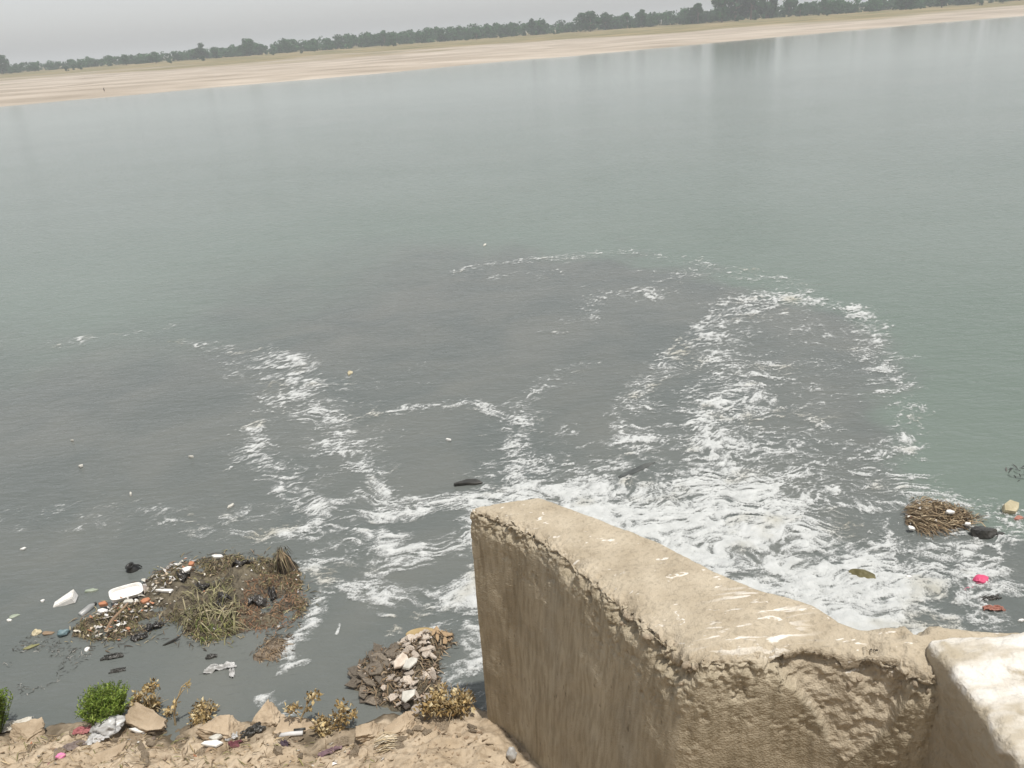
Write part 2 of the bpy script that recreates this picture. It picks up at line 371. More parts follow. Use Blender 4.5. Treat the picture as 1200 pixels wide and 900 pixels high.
def foam_density(x, y):
    D = np.zeros(x.shape)
    for pts, w, s in ST:
        w = w * 1.3; P = np.array([at(*p)[:2] for p in pts]); best = np.full(x.shape, 1e9)
        m = (x > P[:, 0].min() - 2.5 * w) & (x < P[:, 0].max() + 2.5 * w) & (y > P[:, 1].min() - 2.5 * w) & (y < P[:, 1].max() + 2.5 * w)
        if not m.any(): continue
        xx, yy = x[m], y[m]; b = np.full(xx.shape, 1e9)
        for i in range(len(P) - 1):
            e = P[i + 1] - P[i]; t = np.clip(((xx - P[i, 0]) * e[0] + (yy - P[i, 1]) * e[1]) / (e @ e), 0, 1)
            b = np.minimum(b, (xx - P[i, 0] - t * e[0]) ** 2 + (yy - P[i, 1] - t * e[1]) ** 2)
        g = s * np.exp(-b / (w * w))
        D[m] = np.maximum(D[m], g) + 0.35 * np.minimum(D[m], g)
    return D
def foam_patch(x0, x1, y0, y1, h, hy=None):
    hy = hy or h
    gx = np.arange(x0, x1 + h * .5, h); gy = np.arange(y0, y1 + hy * .5, hy)
    x, y = np.meshgrid(gx, gy, indexing='ij')
    k = np.clip(y / 9.0, .7, 2.2)
    w1 = fbm(x * 1.3, y * 1.3, oct=3, seed=201); w2 = fbm(x * 1.3, y * 1.3, oct=3, seed=202)
    xs_, ys_ = x + .22 * w1 + .03 * fbm(x * 6, y * 6, oct=2, seed=203), y + .20 * w2 + .025 * fbm(x * 6, y * 6, oct=2, seed=204)
    D = foam_density(x + .16 * w1, y + .16 * w2)
    n = fbm(xs_ * 2.2, ys_ * 5.2, oct=6, seed=210, gain=.66)
    rid = 1 - 2.6 * np.abs(fbm(xs_ * 4.6, ys_ * 10.5, oct=4, seed=220, gain=.6))
    fine = fbm(xs_ * 16, ys_ * 34, oct=3, seed=230, gain=.7)
    wf = sstep(7.2, 10.5, y + .5 * np.maximum(x, 0)); nn = (.62 - .16 * wf) * n + .26 * rid + (.30 + .20 * wf) * fine
    nn = (nn - .02) / .40
    a = .30 * (nn + .94 - .22 * sstep(8.5, 13, y) + 1.5 * np.log(np.maximum(D, 1e-3)))
    a = np.where(D < .06, -1, a)
    keep = np.maximum.reduce([a[:-1, :-1], a[1:, :-1], a[:-1, 1:], a[1:, 1:]]) > -.12
    fa = grid_faces(len(gx), len(gy)).reshape(len(gx) - 1, len(gy) - 1, 4)[keep]
    z = .007 + .018 * sstep(0, .8, a) * (1 + .5 * fine) + turb_at(x, y)
    used = np.unique(fa); re = np.zeros(x.size, np.int64); re[used] = np.arange(len(used))
    Vv = np.stack([x.ravel(), y.ravel(), z.ravel()], 1)[used]
    return Vv, re[fa], np.clip(a.ravel()[used], -.4, 1.2)
def turb_at(x, y):
    t = np.exp(-(((x - outf[0]) / 2.4) ** 2 + ((y - outf[1]) / 2.2) ** 2))
    return t * 0.035 * fbm(x * 2.2, y * 2.6, oct=3, seed=57) + 0.006 * fbm(x * 1.1, y * 2.0, oct=3, seed=58) * sstep(40, 12, y)
VV, FF, AA, nv = [], [], [], 0
for (x0, x1, y0, y1, h, hy) in ((-3.2, 6.2, 4.9, 9.0, .016, .016), (-7.5, 7.4, 9.0, 13.0, .026, .03), (-14, 9.5, 13.0, 24.5, .045, .06)):
    v, f_, a_ = foam_patch(x0, x1, y0, y1, h, hy); VV.append(v); FF.append(f_ + nv); AA.append(a_); nv += len(v)
v, f_, a_ = foam_patch(-7.5, -3.2, 6.5, 9.0, .02); VV.append(v); FF.append(f_ + nv); AA.append(a_)
mf = bpy.data.materials.new('foam'); mf.use_nodes = True
N, L = mf.node_tree.nodes, mf.node_tree.links; P = N['Principled BSDF']; P.inputs['Roughness'].default_value = .85
P.inputs['Specular IOR Level'].default_value = .2
tc = N.new('ShaderNodeTexCoord').outputs['Object']
fc = ramp(N, (.40, .415, .41), (.60, .615, .61)); L.new(noise(N, L, tc, 9, 6).outputs[0], fc.inputs[0]); 
br = ramp(N, (.40, .36, .25), (.62, .635, .63), .30, .44); L.new(noise(N, L, tc, 1.1, 4).outputs[0], br.inputs[0])
L.new(mixc(N, L, .5, fc.outputs[0], br.outputs[0]), P.inputs['Base Color'])
lac = noise(N, L, tc, 55, 4).outputs[0]
al = mth(N, L, 'ADD', attr(N, 'film'), mth(N, L, 'MULTIPLY', mth(N, L, 'SUBTRACT', lac, .5), .7))
mr = N.new('ShaderNodeMapRange'); mr.interpolation_type = 'SMOOTHSTEP'; mr.inputs[1].default_value = -.06; mr.inputs[2].default_value = .55; mr.inputs[4].default_value = .84
L.new(al, mr.inputs[0])
tr = N.new('ShaderNodeBsdfTransparent'); ms = N.new('ShaderNodeMixShader')
L.new(mr.outputs[0], ms.inputs[0]); L.new(tr.outputs[0], ms.inputs[1]); L.new(P.outputs[0], ms.inputs[2]); L.new(ms.outputs[0], N['Material Output'].inputs[0])
bp = N.new('ShaderNodeBump'); bp.inputs['Distance'].default_value = .01; L.new(lac, bp.inputs['Height']); L.new(bp.outputs[0], P.inputs['Normal'])
obj('foam', mesh('foam', np.concatenate(VV), np.concatenate(FF), mf, True, {'film': np.concatenate(AA)}), kind='stuff',
    label='white sewage foam spread in streaks on the dark water', cat='foam')

# ------------------------------------------------------------------ concrete wing wall
FR = [(549, 598, 2.20), (600, 617, 2.22), (649, 645, 2.25), (702, 692, 2.29), (751, 736, 2.33), (800, 776, 2.37), (822, 779, 2.38), (870, 776, 2.38), (954, 772, 2.38), (1000, 781, 2.38), (1041, 789, 2.38), (1090, 800, 2.38), (1160, 812, 2.38), (1290, 812, 2.38)]
BK = [(636, 583, 2.20), (664, 592, 2.22), (718, 613, 2.25), (775, 632, 2.29), (832, 663, 2.33), (885, 686, 2.37), (920, 696, 2.38), (955, 707, 2.38), (985, 726, 2.38), (1012, 735, 2.38), (1042, 738, 2.40), (1100, 737, 2.42), (1180, 737, 2.42), (1310, 736, 2.42)]
Fp = np.array([at(*p) for p in FR]); Bp = np.array([at(*p) for p in BK])
arc = np.concatenate([[0], np.cumsum(np.linalg.norm(np.diff((Fp + Bp) / 2, axis=0), axis=1))])
NS = 640
sg = np.linspace(0, arc[-1], NS)
def res(P): return np.stack([np.interp(sg, arc, P[:, i]) for i in range(3)], 1)
def smooth1(A, n):
    for _ in range(n): A[1:-1] = (A[:-2] + 2 * A[1:-1] + A[2:]) / 4
    return A
Ft, Bt = smooth1(res(Fp), 10), smooth1(res(Bp), 10)
acr = Bt - Ft; acr[:, 2] = 0; acr /= np.linalg.norm(acr, axis=1)[:, None]
tang = np.gradient(Ft, axis=0); tang[:, 2] = 0; tang /= np.linalg.norm(tang, axis=1)[:, None]
fn = np.stack([tang[:, 1], -tang[:, 0], 0 * tang[:, 0]], 1)              # outward normal of the front face
fn = smooth1(fn, 30); fn /= np.linalg.norm(fn, axis=1)[:, None]
if fn[10] @ acr[10] > 0: fn = -fn
# profile: u, list of (kind, value)
zf = np.concatenate([np.linspace(-.8, .9, 40), np.linspace(.92, 1, 1), ]) 
nf, nr, nt, nb = 165, 10, 60, 40
prof = []
for k in range(nf):
    u_ = k / nf; prof.append(('f', u_ / .5 * .80 if u_ < .5 else .80 + (u_ - .5) / .5 * .20))
for k in range(nr + 1): prof.append(('r', k / nr))
for k in range(1, nt): prof.append(('t', k / nt))
for k in range(nr + 1): prof.append(('q', k / nr))
for k in range(1, nb): prof.append(('b', k / (nb - 1)))
ns_, s_ = sg, sg
Vw = np.zeros((NS, len(prof), 3)); Nw = np.zeros_like(Vw); top = np.zeros((NS, len(prof))); hz = np.zeros_like(top)
R1, R2, zb = .045, .05, -.8
batter = .03 + .17 * sstep(.1, .9, sg) * sstep(2.6, 1.6, sg)
Up = np.array([0, 0, 1.0])
for j, (k, t) in enumerate(prof):
    zt = Ft[:, 2]; zt2 = Bt[:, 2]
    if k == 'f':
        z = zb + (zt - R1 - zb) * t
        b = batter * (zt - z) / 2.2
        Vw[:, j] = Ft + fn * (b)[:, None]; Vw[:, j, 2] = z; Nw[:, j] = fn
    elif k == 'r':
        a = t * math.pi / 2
        Vw[:, j] = Ft - fn * R1 + fn * (R1 * math.cos(a)); Vw[:, j, 2] = zt - R1 + R1 * math.sin(a)
        Nw[:, j] = fn * math.cos(a) + Up * math.sin(a); top[:, j] = t
    elif k == 't':
        A = Ft - fn * R1; B = Bt - acr * R2
        Vw[:, j] = A + (B - A) * t; Vw[:, j, 2] = zt + (zt2 - zt) * t; Nw[:, j] = Up; top[:, j] = 1
    elif k == 'q':
        a = t * math.pi / 2
        Vw[:, j] = Bt - acr * R2 + acr * (R2 * math.sin(a)); Vw[:, j, 2] = zt2 - R2 + R2 * math.cos(a)
        Nw[:, j] = acr * math.sin(a) + Up * math.cos(a); top[:, j] = 1 - t * .5
    else:
        z = zt2 - R2 + (zb - zt2 + R2) * t
        Vw[:, j] = Bt; Vw[:, j, 2] = z; Nw[:, j] = acr
    hz[:, j] = Vw[:, j, 2] - zt
P3 = Vw.copy()
x, y, z = P3[..., 0], P3[..., 1], P3[..., 2]
S2 = np.repeat(sg[:, None], len(prof), 1)
front = np.array([1.0 if k in 'fr' else 0 for k, t in prof])[None, :]
isf = np.array([1.0 if k == 'f' else 0 for k, t in prof])[None, :]
d = .010 * fbm(x * 3, y * 3, z * 3, oct=2, seed=301) + .0035 * fbm(x * 16, y * 16, z * 12, oct=3, seed=302, gain=.7) * np.maximum(1 - isf, sstep(-.55, -.25, hz))
# worn front arris: chips that bite in, deeper where the noise says so
edge = np.exp(-(np.minimum(hz, 0) / .10) ** 2) * np.exp(-(np.clip(np.abs(((P3 - Ft[:, None]) * fn[:, None]).sum(2)), 0, 9) / .09) ** 2)
chip = np.maximum(fbm(x * 6, y * 6, z * 6, oct=5, seed=311, gain=.65) - .02, 0)
d -= edge * (.008 + .13 * chip + .05 * np.abs(fbm(x * 19, y * 19, z * 19, oct=3, seed=313, gain=.7)))
near_f = np.exp(-(np.minimum(hz, 0) / .05) ** 2) * (top > 0)
# ragged scab band just below the arris
sc = sstep(.0, .5, fbm(x * 9, y * 9, z * 7, oct=4, seed=331)) * np.exp(-((hz + .10 + .05 * fbm(S2 * 5, S2 * 0, oct=2, seed=9)) / .06) ** 2) * front
d += sc * .012 * (1 + .9 * fbm(x * 30, y * 30, z * 30, oct=2, seed=333))
# bites with exposed stones
def s_of(px, py, zz): 
    p = at(px, py, zz); return float(sg[np.argmin(((Ft[:, :2] - p[:2]) ** 2).sum(1))])
fd = ((P3 - Ft[:, None]) * (-fn)[:, None]).sum(2)
for (px, py, zz, ws, wz, dep) in ((722, 712, 2.27, .05, .08, .10), (790, 752, 2.32, .12, .12, .085), (800, 790, 2.20, .08, .10, .03), (668, 665, 2.22, .03, .05, .05), (628, 632, 2.2, .03, .05, .045)):
    s0 = s_of(px, py, zz)
    g = np.exp(-((S2 - s0) / ws) ** 2 - ((z - zz + .02) / wz) ** 2)
    d -= dep * g * (1 + .8 * fbm(x * 14, y * 14, z * 14, oct=3, seed=341) + .7 * fbm(x * 36, y * 36, z * 36, oct=2, seed=342)) * (front + .7 * (top > 0) * (1 - front) * np.exp(-(fd / .09) ** 2))
# V-shaped spall that runs down the headwall, a slope of loose sand
sn, hw = s_of(1000, 781, 2.38), .26
zbt = 1.72
w_ = hw * np.clip((z - zbt) / (2.38 - zbt), 0, 1) ** .8
cx = sn + .02 * fbm(z * 3, z * 0, oct=2, seed=4) + .03 * (2.38 - z)
prf = np.where(w_ > .005, np.clip(1.25 - np.abs(S2 - cx) / np.maximum(w_, .005), 0, 1), 0)
prf = sstep(0, .22, prf - .12 * fbm(x * 12, y * 12, z * 12, oct=4, seed=356, gain=.65))
vin = .11 * np.clip((z - zbt) / (2.38 - zbt), 0, 1) * prf * front
vin += (.018 * fbm(x * 9, y * 9, z * 9, oct=3, seed=352) + .010 * fbm(x * 30, y * 30, z * 30, oct=2, seed=353)) * prf * front
topc = np.exp(-((S2 - sn) / .24) ** 2) * (1 - front) * (top > 0)
# pits in the broken lump beside the painted block
for (px, py, zz, rr, dep) in ((1073, 746, 2.39, .035, .10), (1106, 779, 2.37, .04, .10), (1094, 792, 2.33, .03, .06), (1052, 750, 2.39, .03, .03), (1085, 776, 2.37, .05, .03), (1020, 762, 2.38, .05, .03), (990, 790, 2.3, .04, .03)):
    c = at(px, py, zz); g = np.exp(-(((P3 - c) ** 2).sum(2)) / rr ** 2 * (1 + .5 * fbm(x * 20, y * 20, z * 20, oct=2, seed=361)))
    d -= dep * g
lump = np.exp(-((S2 - s_of(1062, 792, 2.38)) / .20) ** 2)
d += lump * (top > 0) * (.045 + .018 * fbm(x * 8, y * 8, z * 8, oct=5, seed=371, gain=.7)) + lump * front * .012 * fbm(x * 14, y * 14, z * 14, oct=4, seed=372, gain=.7)
low = (top > 0) * np.exp(-((S2 - s_of(905, 776, 2.38)) / .3) ** 2) * .0
ptop = sstep(0, .5, np.clip(1.25 - np.abs(sg - sn) / hw, 0, 1))[:, None] * .09
pull = np.maximum(ptop - fd, 0) * (1 - front) * (top > 0) * (fd > -.02)
Vw = P3 + Nw * d[..., None] - fn[:, None] * (vin + pull)[..., None]
Vw[..., 2] -= .03 * (pull > 0)
# end face closing loop at the river end
ncol = len(prof)
fa = grid_faces(NS, ncol)
Vflat = Vw.reshape(-1, 3)
dust = np.clip(top + .9 * prf * front, 0, 1) + .25 * sstep(-.14, -.02, hz + .06 * fbm(x * 8, y * 8, z * 4, oct=3, seed=381)) * front
dust = np.clip(dust, 0, 1)
# cap of the river end: strip between front and back columns at the same height
capv, capf = [], []
e0 = Vw[0]; nfr = nf + nr
cap = list(range(ncol))
capF = [cap[::-1]]
lime_c = [at(878, 712, 2.36), at(855, 745, 2.36), at(905, 742, 2.37), at(900, 715, 2.36)]
lime = np.zeros(x.shape)
for c in lime_c: lime = np.maximum(lime, np.exp(-((x - c[0]) ** 2 + (y - c[1]) ** 2) / .15 ** 2))
lime = lime * (top > 0)

mc = bpy.data.materials.new('weathered_concrete'); mc.use_nodes = True
N, L = mc.node_tree.nodes, mc.node_tree.links; P = N['Principled BSDF']; P.inputs['Roughness'].default_value = .93; P.inputs['Specular IOR Level'].default_value = .2
tc = N.new('ShaderNodeTexCoord').outputs['Object']
a1 = ramp(N, (.335, .285, .205), (.445, .39, .295), .32, .66); L.new(noise(N, L, tc, 3.2, 8, (1, 1, .28), .3).outputs[0], a1.inputs[0])
a2 = ramp(N, (.70, .69, .66), (1, 1, 1), .38, .58); L.new(noise(N, L, tc, 30, 6, (1, 1, .16)).outputs[0], a2.inputs[0])
fcol = mixc(N, L, .8, a1.outputs[0], a2.outputs[0], 'MULTIPLY')
gm = ramp(N, (0, 0, 0), (1, 1, 1), .56, .72); L.new(noise(N, L, tc, 1.5, 5, (1, 1, .35)).outputs[0], gm.inputs[0])
fcol = mixc(N, L, mth(N, L, 'MULTIPLY', gm.outputs[0], .45), fcol, (.36, .345, .30))
sk = ramp(N, (0, 0, 0), (1, 1, 1), .60, .70); L.new(noise(N, L, tc, 7, 5, (1, 1, .12)).outputs[0], sk.inputs[0])
fcol = mixc(N, L, mth(N, L, 'MULTIPLY', sk.outputs[0], .55), fcol, (.19, .155, .10))
pt = ramp(N, (1, 1, 1), (0, 0, 0), .27, .33); L.new(noise(N, L, tc, 21, 5, (1, 1, .5)).outputs[0], pt.inputs[0])
fcol = mixc(N, L, mth(N, L, 'MULTIPLY', pt.outputs[0], .7), fcol, (.085, .068, .045))
bl = ramp(N, (0, 0, 0), (1, 1, 1), .52, .66); L.new(noise(N, L, tc, 1.9, 7, (1, 1, .6), 1.2).outputs[0], bl.inputs[0])
fcol = mixc(N, L, mth(N, L, 'MULTIPLY', bl.outputs[0], .5), fcol, (.235, .198, .138))
t1 = ramp(N, (.355, .30, .222), (.45, .39, .30)); L.new(noise(N, L, tc, 4, 7).outputs[0], t1.inputs[0])
t2 = ramp(N, (.62, .62, .62), (1, 1, 1), .36, .46); L.new(noise(N, L, tc, 33, 6).outputs[0], t2.inputs[0])
tcol = mixc(N, L, .45, t1.outputs[0], t2.outputs[0], 'MULTIPLY')
sm = ramp(N, (0, 0, 0), (1, 1, 1), .545, .60); L.new(noise(N, L, tc, 9, 4, (.5, 2.6, 1), .5).outputs[0], sm.inputs[0])
tcol = mixc(N, L, mth(N, L, 'MULTIPLY', sm.outputs[0], attr(N, 'lime')), tcol, (.74, .71, .66))
fl = ramp(N, (0, 0, 0), (1, 1, 1), .665, .69); L.new(noise(N, L, tc, 13, 6, (.7, 1.6, 1), 1.0).outputs[0], fl.inputs[0])
tcol = mixc(N, L, fl.outputs[0], tcol, (.66, .62, .56))
L.new(mixc(N, L, attr(N, 'dust'), fcol, tcol), P.inputs['Base Color'])
bp = N.new('ShaderNodeBump'); bp.inputs['Distance'].default_value = .022; bp.inputs['Strength'].default_value = .75
gn = N.new('ShaderNodeTexVoronoi'); gn.inputs['Scale'].default_value = 85; L.new(tc, gn.inputs['Vector'])
bh = mth(N, L, 'ADD', noise(N, L, tc, 15, 12).outputs[0], mth(N, L, 'MULTIPLY', noise(N, L, tc, 24, 6, (1, 1, .22), .6).outputs[0], .55))
bh = mth(N, L, 'ADD', bh, mth(N, L, 'MULTIPLY', gn.outputs[0], .22))
L.new(bh, bp.inputs['Height']); L.new(bp.outputs[0], P.inputs['Normal'])

wall = obj('concrete_wall', None, loc=(0, 0, 0), label='long weathered concrete wall with sandy top jutting into the foaming water', cat='wall')
wm = mesh('wall_section', Vflat, [list(map(int, q)) for q in fa] + capF, mc, True, {'dust': dust.ravel(), 'lime': lime.ravel()})
wm.polygons[len(wm.polygons) - 1].use_smooth = False
obj('wall_section', wm, wall)
# stones showing in the broken arris
stone_m = mat('aggregate_stone', (.30, .24, .17), (.50, .42, .32), 9, .9, .004, 60, randv=.2)
def rock_mesh(name, seed, m, sub=2, rough=.28, sc=(1, 1, 1), cuts=5):
    bm = bmesh.new(); bmesh.ops.create_icosphere(bm, subdivisions=sub, radius=1)
    r = np.random.default_rng(seed)
    V = np.array([v.co for v in bm.verts])
    for _ in range(cuts):
        n = r.normal(size=3); n /= np.linalg.norm(n); h = r.uniform(.45, .8)
        dd_ = np.maximum(V @ n - h, 0); V -= dd_[:, None] * n
    V *= (1 + rough * fbm(V[:, 0] * 1.7 + seed, V[:, 1] * 1.7, V[:, 2] * 1.7 + 9, oct=3, seed=seed))[:, None]
    V *= np.array(sc)
    Fa = [[v.index for v in f.verts] for f in bm.faces]; bm.free()
    return mesh(name, V, Fa, m, False)
peb = [rock_mesh('exposed_stone', 500 + i, stone_m, 2, .15, (1, .8, .7), 4) for i in range(5)]
for i in range(110):
    bx_ = rnd.choice([(790, 750, .13, .11), (797, 785, .07, .09), (724, 715, .04, .06), (1085, 790, .22, .06), (1000, 800, .12, .14)])
    p0 = at(bx_[0], bx_[1], 2.34)
    k = int(np.argmin(((Ft[:, :2] - p0[:2]) ** 2).sum(1))) + int(rnd.gauss(0, bx_[2]) * .6 / (sg[1] - sg[0])); k = min(max(k, 3), NS - 3)
    zz = 2.31 + rnd.gauss(0, bx_[3]) * .6; zz = min(zz, 2.37)
    j = int(np.argmin(np.abs(Vw[k, :nf, 2] - zz)))
    s = rnd.uniform(.008, .024)
    obj('exposed_stone', peb[i % 5], wall, Vw[k, j] + fn[k] * s * .1, (rnd.uniform(0, 6), rnd.uniform(0, 6), rnd.uniform(0, 6)), scale=s)

# white-washed block at the near end: box rounded by clamping, then worn
def rounded_box(lo, hi, r, h):
    lo, hi = np.array(lo, float), np.array(hi, float)
    n = np.maximum(((hi - lo) / h).astype(int), 2)
    Vs, Fs, nv = [], [], 0
    for ax in range(3):
        a, b = [i for i in range(3) if i != ax]
        for side in (0, 1):
            ga = np.linspace(lo[a], hi[a], n[a] + 1); gb = np.linspace(lo[b], hi[b], n[b] + 1)
            A, B = np.meshgrid(ga, gb, indexing='ij'); q = np.zeros(A.shape + (3,))
            q[..., a] = A; q[..., b] = B; q[..., ax] = (lo, hi)[side][ax]
            f = grid_faces(len(ga), len(gb))
            if (side == 0) ^ (ax == 1): f = f[:, ::-1]
            Vs.append(q.reshape(-1, 3)); Fs.append(f + nv); nv += A.size
    V = np.concatenate(Vs); Fa = np.concatenate(Fs)
    q = np.clip(V, lo + r, hi - r); dv = V - q; ln = np.linalg.norm(dv, axis=1)[:, None]
    nrm = dv / np.maximum(ln, 1e-6)
    return q + nrm * np.where(ln > 1e-6, r, 0), Fa, nrm
mp_ = bpy.data.materials.new('lime_washed_concrete'); mp_.use_nodes = True
N, L = mp_.node_tree.nodes, mp_.node_tree.links; P = N['Principled BSDF']; P.inputs['Roughness'].default_value = .9; P.inputs['Specular IOR Level'].default_value = .2
tc = N.new('ShaderNodeTexCoord').outputs['Object']
b1 = ramp(N, (.31, .265, .195), (.42, .37, .285)); L.new(noise(N, L, tc, 3, 8, (1, 1, .4)).outputs[0], b1.inputs[0])
b2 = ramp(N, (.42, .375, .30), (.64, .615, .57), .38, .58); L.new(noise(N, L, tc, 5, 6, (.6, 1.8, 1)).outputs[0], b2.inputs[0])
pm = mth(N, L, 'ADD', attr(N, 'paint'), mth(N, L, 'MULTIPLY', mth(N, L, 'SUBTRACT', noise(N, L, tc, 7, 7, (1, 1, .35)).outputs[0], .5), 1.5))
pr = ramp(N, (0, 0, 0), (1, 1, 1), .46, .60); L.new(pm, pr.inputs[0])
L.new(mixc(N, L, pr.outputs[0], b1.outputs[0], b2.outputs[0]), P.inputs['Base Color'])
bp = N.new('ShaderNodeBump'); bp.inputs['Distance'].default_value = .03; L.new(noise(N, L, tc, 18, 12).outputs[0], bp.inputs['Height']); L.new(bp.outputs[0], P.inputs['Normal'])
cC = at(1126, 800, 2.50); cB = at(1190, 737, 2.50)
V, Fa, nr_ = rounded_box((cC[0], .9, -.8), (6.5, cB[1] - .0, 2.50), .055, .025)
x, y, z = V.T
V = V + nr_ * (.022 * fbm(x * 4.2, y * 4.2, z * 4.2, oct=5, seed=401, gain=.62) + .005 * fbm(x * 24, y * 24, z * 24, oct=3, seed=402))[:, None]
V[:, 0] -= .10 * np.clip((2.4 - z) / 2.4, 0, 1.4) * (nr_[:, 0] < -.3)
paint = np.clip(sstep(2.39, 2.49, z) * .64 + .26 * sstep(2.0, 2.5, z), 0, 1) * sstep(cC[0] - .25, cC[0] + .10, x + .6 * 0) + .0
paint = np.clip(paint, 0, 1) * .80
obj('painted_block', mesh('painted_block', V, Fa, mp_, True, {'paint': paint}), wall)['label'] = 'block end daubed with white lime wash'

# ------------------------------------------------------------------ far bank: wood, single trees, shrubs
def leaf_cards(c, n, s, r, flat=.8):
    """n small leaf-spray quads spread over centres c"""
    c = np.asarray(c); k = r.integers(0, len(c), n)
    d = r.normal(size=(n, 3)); d /= np.linalg.norm(d, axis=1)[:, None]
    p = c[k, :3] + d * (c[k, 3:4] * r.uniform(.55, 1.05, (n, 1)) ) * np.array([1, 1, flat])
    a = r.normal(size=(n, 3)); a -= d * (a * d).sum(1)[:, None] * .6; a /= np.linalg.norm(a, axis=1)[:, None]
    b = np.cross(a, d + .5 * r.normal(size=(n, 3))); b /= np.linalg.norm(b, axis=1)[:, None]
    sz = s * r.uniform(.6, 1.5, (n, 1))
    V = np.stack([p - a * sz - b * sz * .6, p + a * sz - b * sz * .6, p + a * sz * .8 + b * sz * .7, p - a * sz * .8 + b * sz * .7], 1).reshape(-1, 3)
    return V, np.arange(4 * n).reshape(-1, 4), np.repeat(r.uniform(.65, 1.3, n), 4)
leaf_m = mat('far_foliage', (.017, .064, .020), (.038, .105, .032), .5, .8, tint=True, trans=.25, randv=.25, spec=.2)
bark_m = mat('bark', (.12, .085, .055), (.19, .14, .10), 5, .9)
def make_tree(seed, h, wdt):
    r = np.random.default_rng(seed)
    mb = MB(); lean = r.normal(size=2) * .04 * h
    mb.tube([(0, 0, -.6), (0, 0, .1 * h), (lean[0] * .4, lean[1] * .4, .35 * h), (lean[0], lean[1], .7 * h)], [.035 * h, .028 * h, .02 * h, .008 * h], 6)
    cs = []
    for i in range(9):
        an = r.uniform(0, 6.28); rr = wdt * .33 * r.uniform(.3, 1.0); zz = h * r.uniform(.20, .84)
        cs.append((lean[0] + rr * math.cos(an), lean[1] + rr * math.sin(an), zz, wdt * r.uniform(.13, .25)))
        mb.tube([(lean[0] * .4, lean[1] * .4, h * .3), ((cs[-1][0]) * .6, cs[-1][1] * .6, zz * .8), cs[-1][:3]], [.012 * h, .008 * h, .003 * h], 4)
    cs.append((lean[0], lean[1], h * .82, wdt * .2))
    V, Fa, t = leaf_cards(cs, 900, .055 * h * .7, r)
    return mb.mesh('trunk', bark_m), mesh('crown', V, Fa, leaf_m, cols=np.repeat(t[:, None], 3, 1))
TREES = [make_tree(900 + i, 1.0 * 8, w) for i, w in enumerate((7, 8, 6.2, 9))]
def plant_tree(px, dist, hgt, k, label, group=None, name='broadleaf_tree', cat='tree', wid=1.0):
    # px gives the bearing, dist the distance along the view
    d = fw * F + RT * (px - 600) - UP * (40 - 0.073 * (px - 600) - 450); d = d / d[1]
    x, y = d[0] * dist, dist
    e = obj(name, None, loc=(x, y, gz(x, y)), rot=(0, 0, rnd.uniform(0, 6.28)), label=label, cat=cat, group=group)
    s = hgt / 8.0; e.scale = (s * wid, s * wid, s)
    obj('trunk', TREES[k][0], e); obj('crown', TREES[k][1], e)
    return e
big = [(846, 385, 15, 0, 'leftmost of the tall dense trees in the high dark clump on the far bank'),
       (862, 392, 17, 3, 'second from left of the tall trees in the high dark clump on the far bank'),
       (880, 388, 17, 1, 'third from left of the tall trees in the high dark clump on the far bank'),
       (898, 395, 15, 2, 'rightmost of the tall dense trees in the high dark clump on the far bank'),
       (690, 425, 8.2, 1, 'round tree standing free left of the pair of far round trees'),
       (710, 428, 8.6, 0, 'round tree standing free right of the pair of far round trees'),
       (735, 420, 7.6, 2, 'small round tree between the free round pair and the taller wood'),
       (925, 395, 9.5, 0, 'low dark tree just right of the tall clump on the far bank'),
       (818, 392, 9.0, 2, 'medium tree just left of the tall dark clump on the far bank'),
       (2, 425, 9.0, 3, 'dark dense tree at the left frame edge on the far bank'),
       (238, 435, 8.0, 1, 'slightly taller tree rising over the left part of the far wood'),
       (290, 432, 8.3, 3, 'broad tree rising over the wood left of its middle')]
for b in big: plant_tree(*b)
for i in range(40):
    px = 20 + i * 30 + rnd.uniform(-20, 20)
    hh_ = np.interp(px, [0, 100, 220, 300, 500, 650, 760, 900, 1000, 1250], [4.4, 4.6, 5.0, 7.0, 8.2, 7.6, 8.2, 7.2, 6.4, 6]) * rnd.uniform(.55, 1.15)
    plant_tree(px, np.interp(px, [0, 300, 600, 800, 1000, 1250], [430, 440, 440, 415, 372, 370]) + rnd.uniform(-22, 14), hh_, i % 4, 'grey-green tree in the front row of the hazy wood along the far bank', 'front row of the far wood', wid=rnd.uniform(.75, 1.5))
for i in range(34):
    px = rnd.uniform(30, 1190)
    dist = np.interp(px, [0, 300, 600, 800, 1000, 1250], [385, 392, 392, 375, 330, 320]) + rnd.uniform(0, 35)
    plant_tree(px, dist, rnd.uniform(1.2, 2.6), i % 4, 'small dark shrub dotted on the dry grass below the far wood', 'shrubs on the far grass', 'shrub', 'shrub', 1.3)
# the wood behind them: one mass
r = np.random.default_rng(77); CV, CF, CT, nv = [], [], [], 0
for i in range(1000):
    px = r.uniform(-260, 1500); dist = np.interp(px, [0, 300, 600, 800, 1000, 1250], [445, 455, 455, 428, 386, 385]) + r.uniform(-12, 45)
    d = fw * F + RT * (px - 600) - UP * (40 - 0.073 * (px - 600) - 450); d = d / d[1]; x, y = d[0] * dist, dist
    hgt = np.interp(px, [0, 100, 220, 300, 500, 650, 760, 900, 1000, 1250], [5.6, 5.8, 6.0, 7.4, 8.4, 8.0, 8.4, 7.4, 6.8, 6]) * r.uniform(.6, 1.0)
    z0 = gz(x, y); cs = [(x + r.normal() * hgt * .22, y + r.normal() * hgt * .2, z0 + hgt * r.uniform(.08, .78), hgt * r.uniform(.18, .28)) for _ in range(6)]
    v, f_, t = leaf_cards(cs, 170, .06 * hgt, r); CV.append(v); CF.append(f_ + nv); CT.append(t * r.uniform(.8, 1.2)); nv += len(v)
ct = np.concatenate(CT)
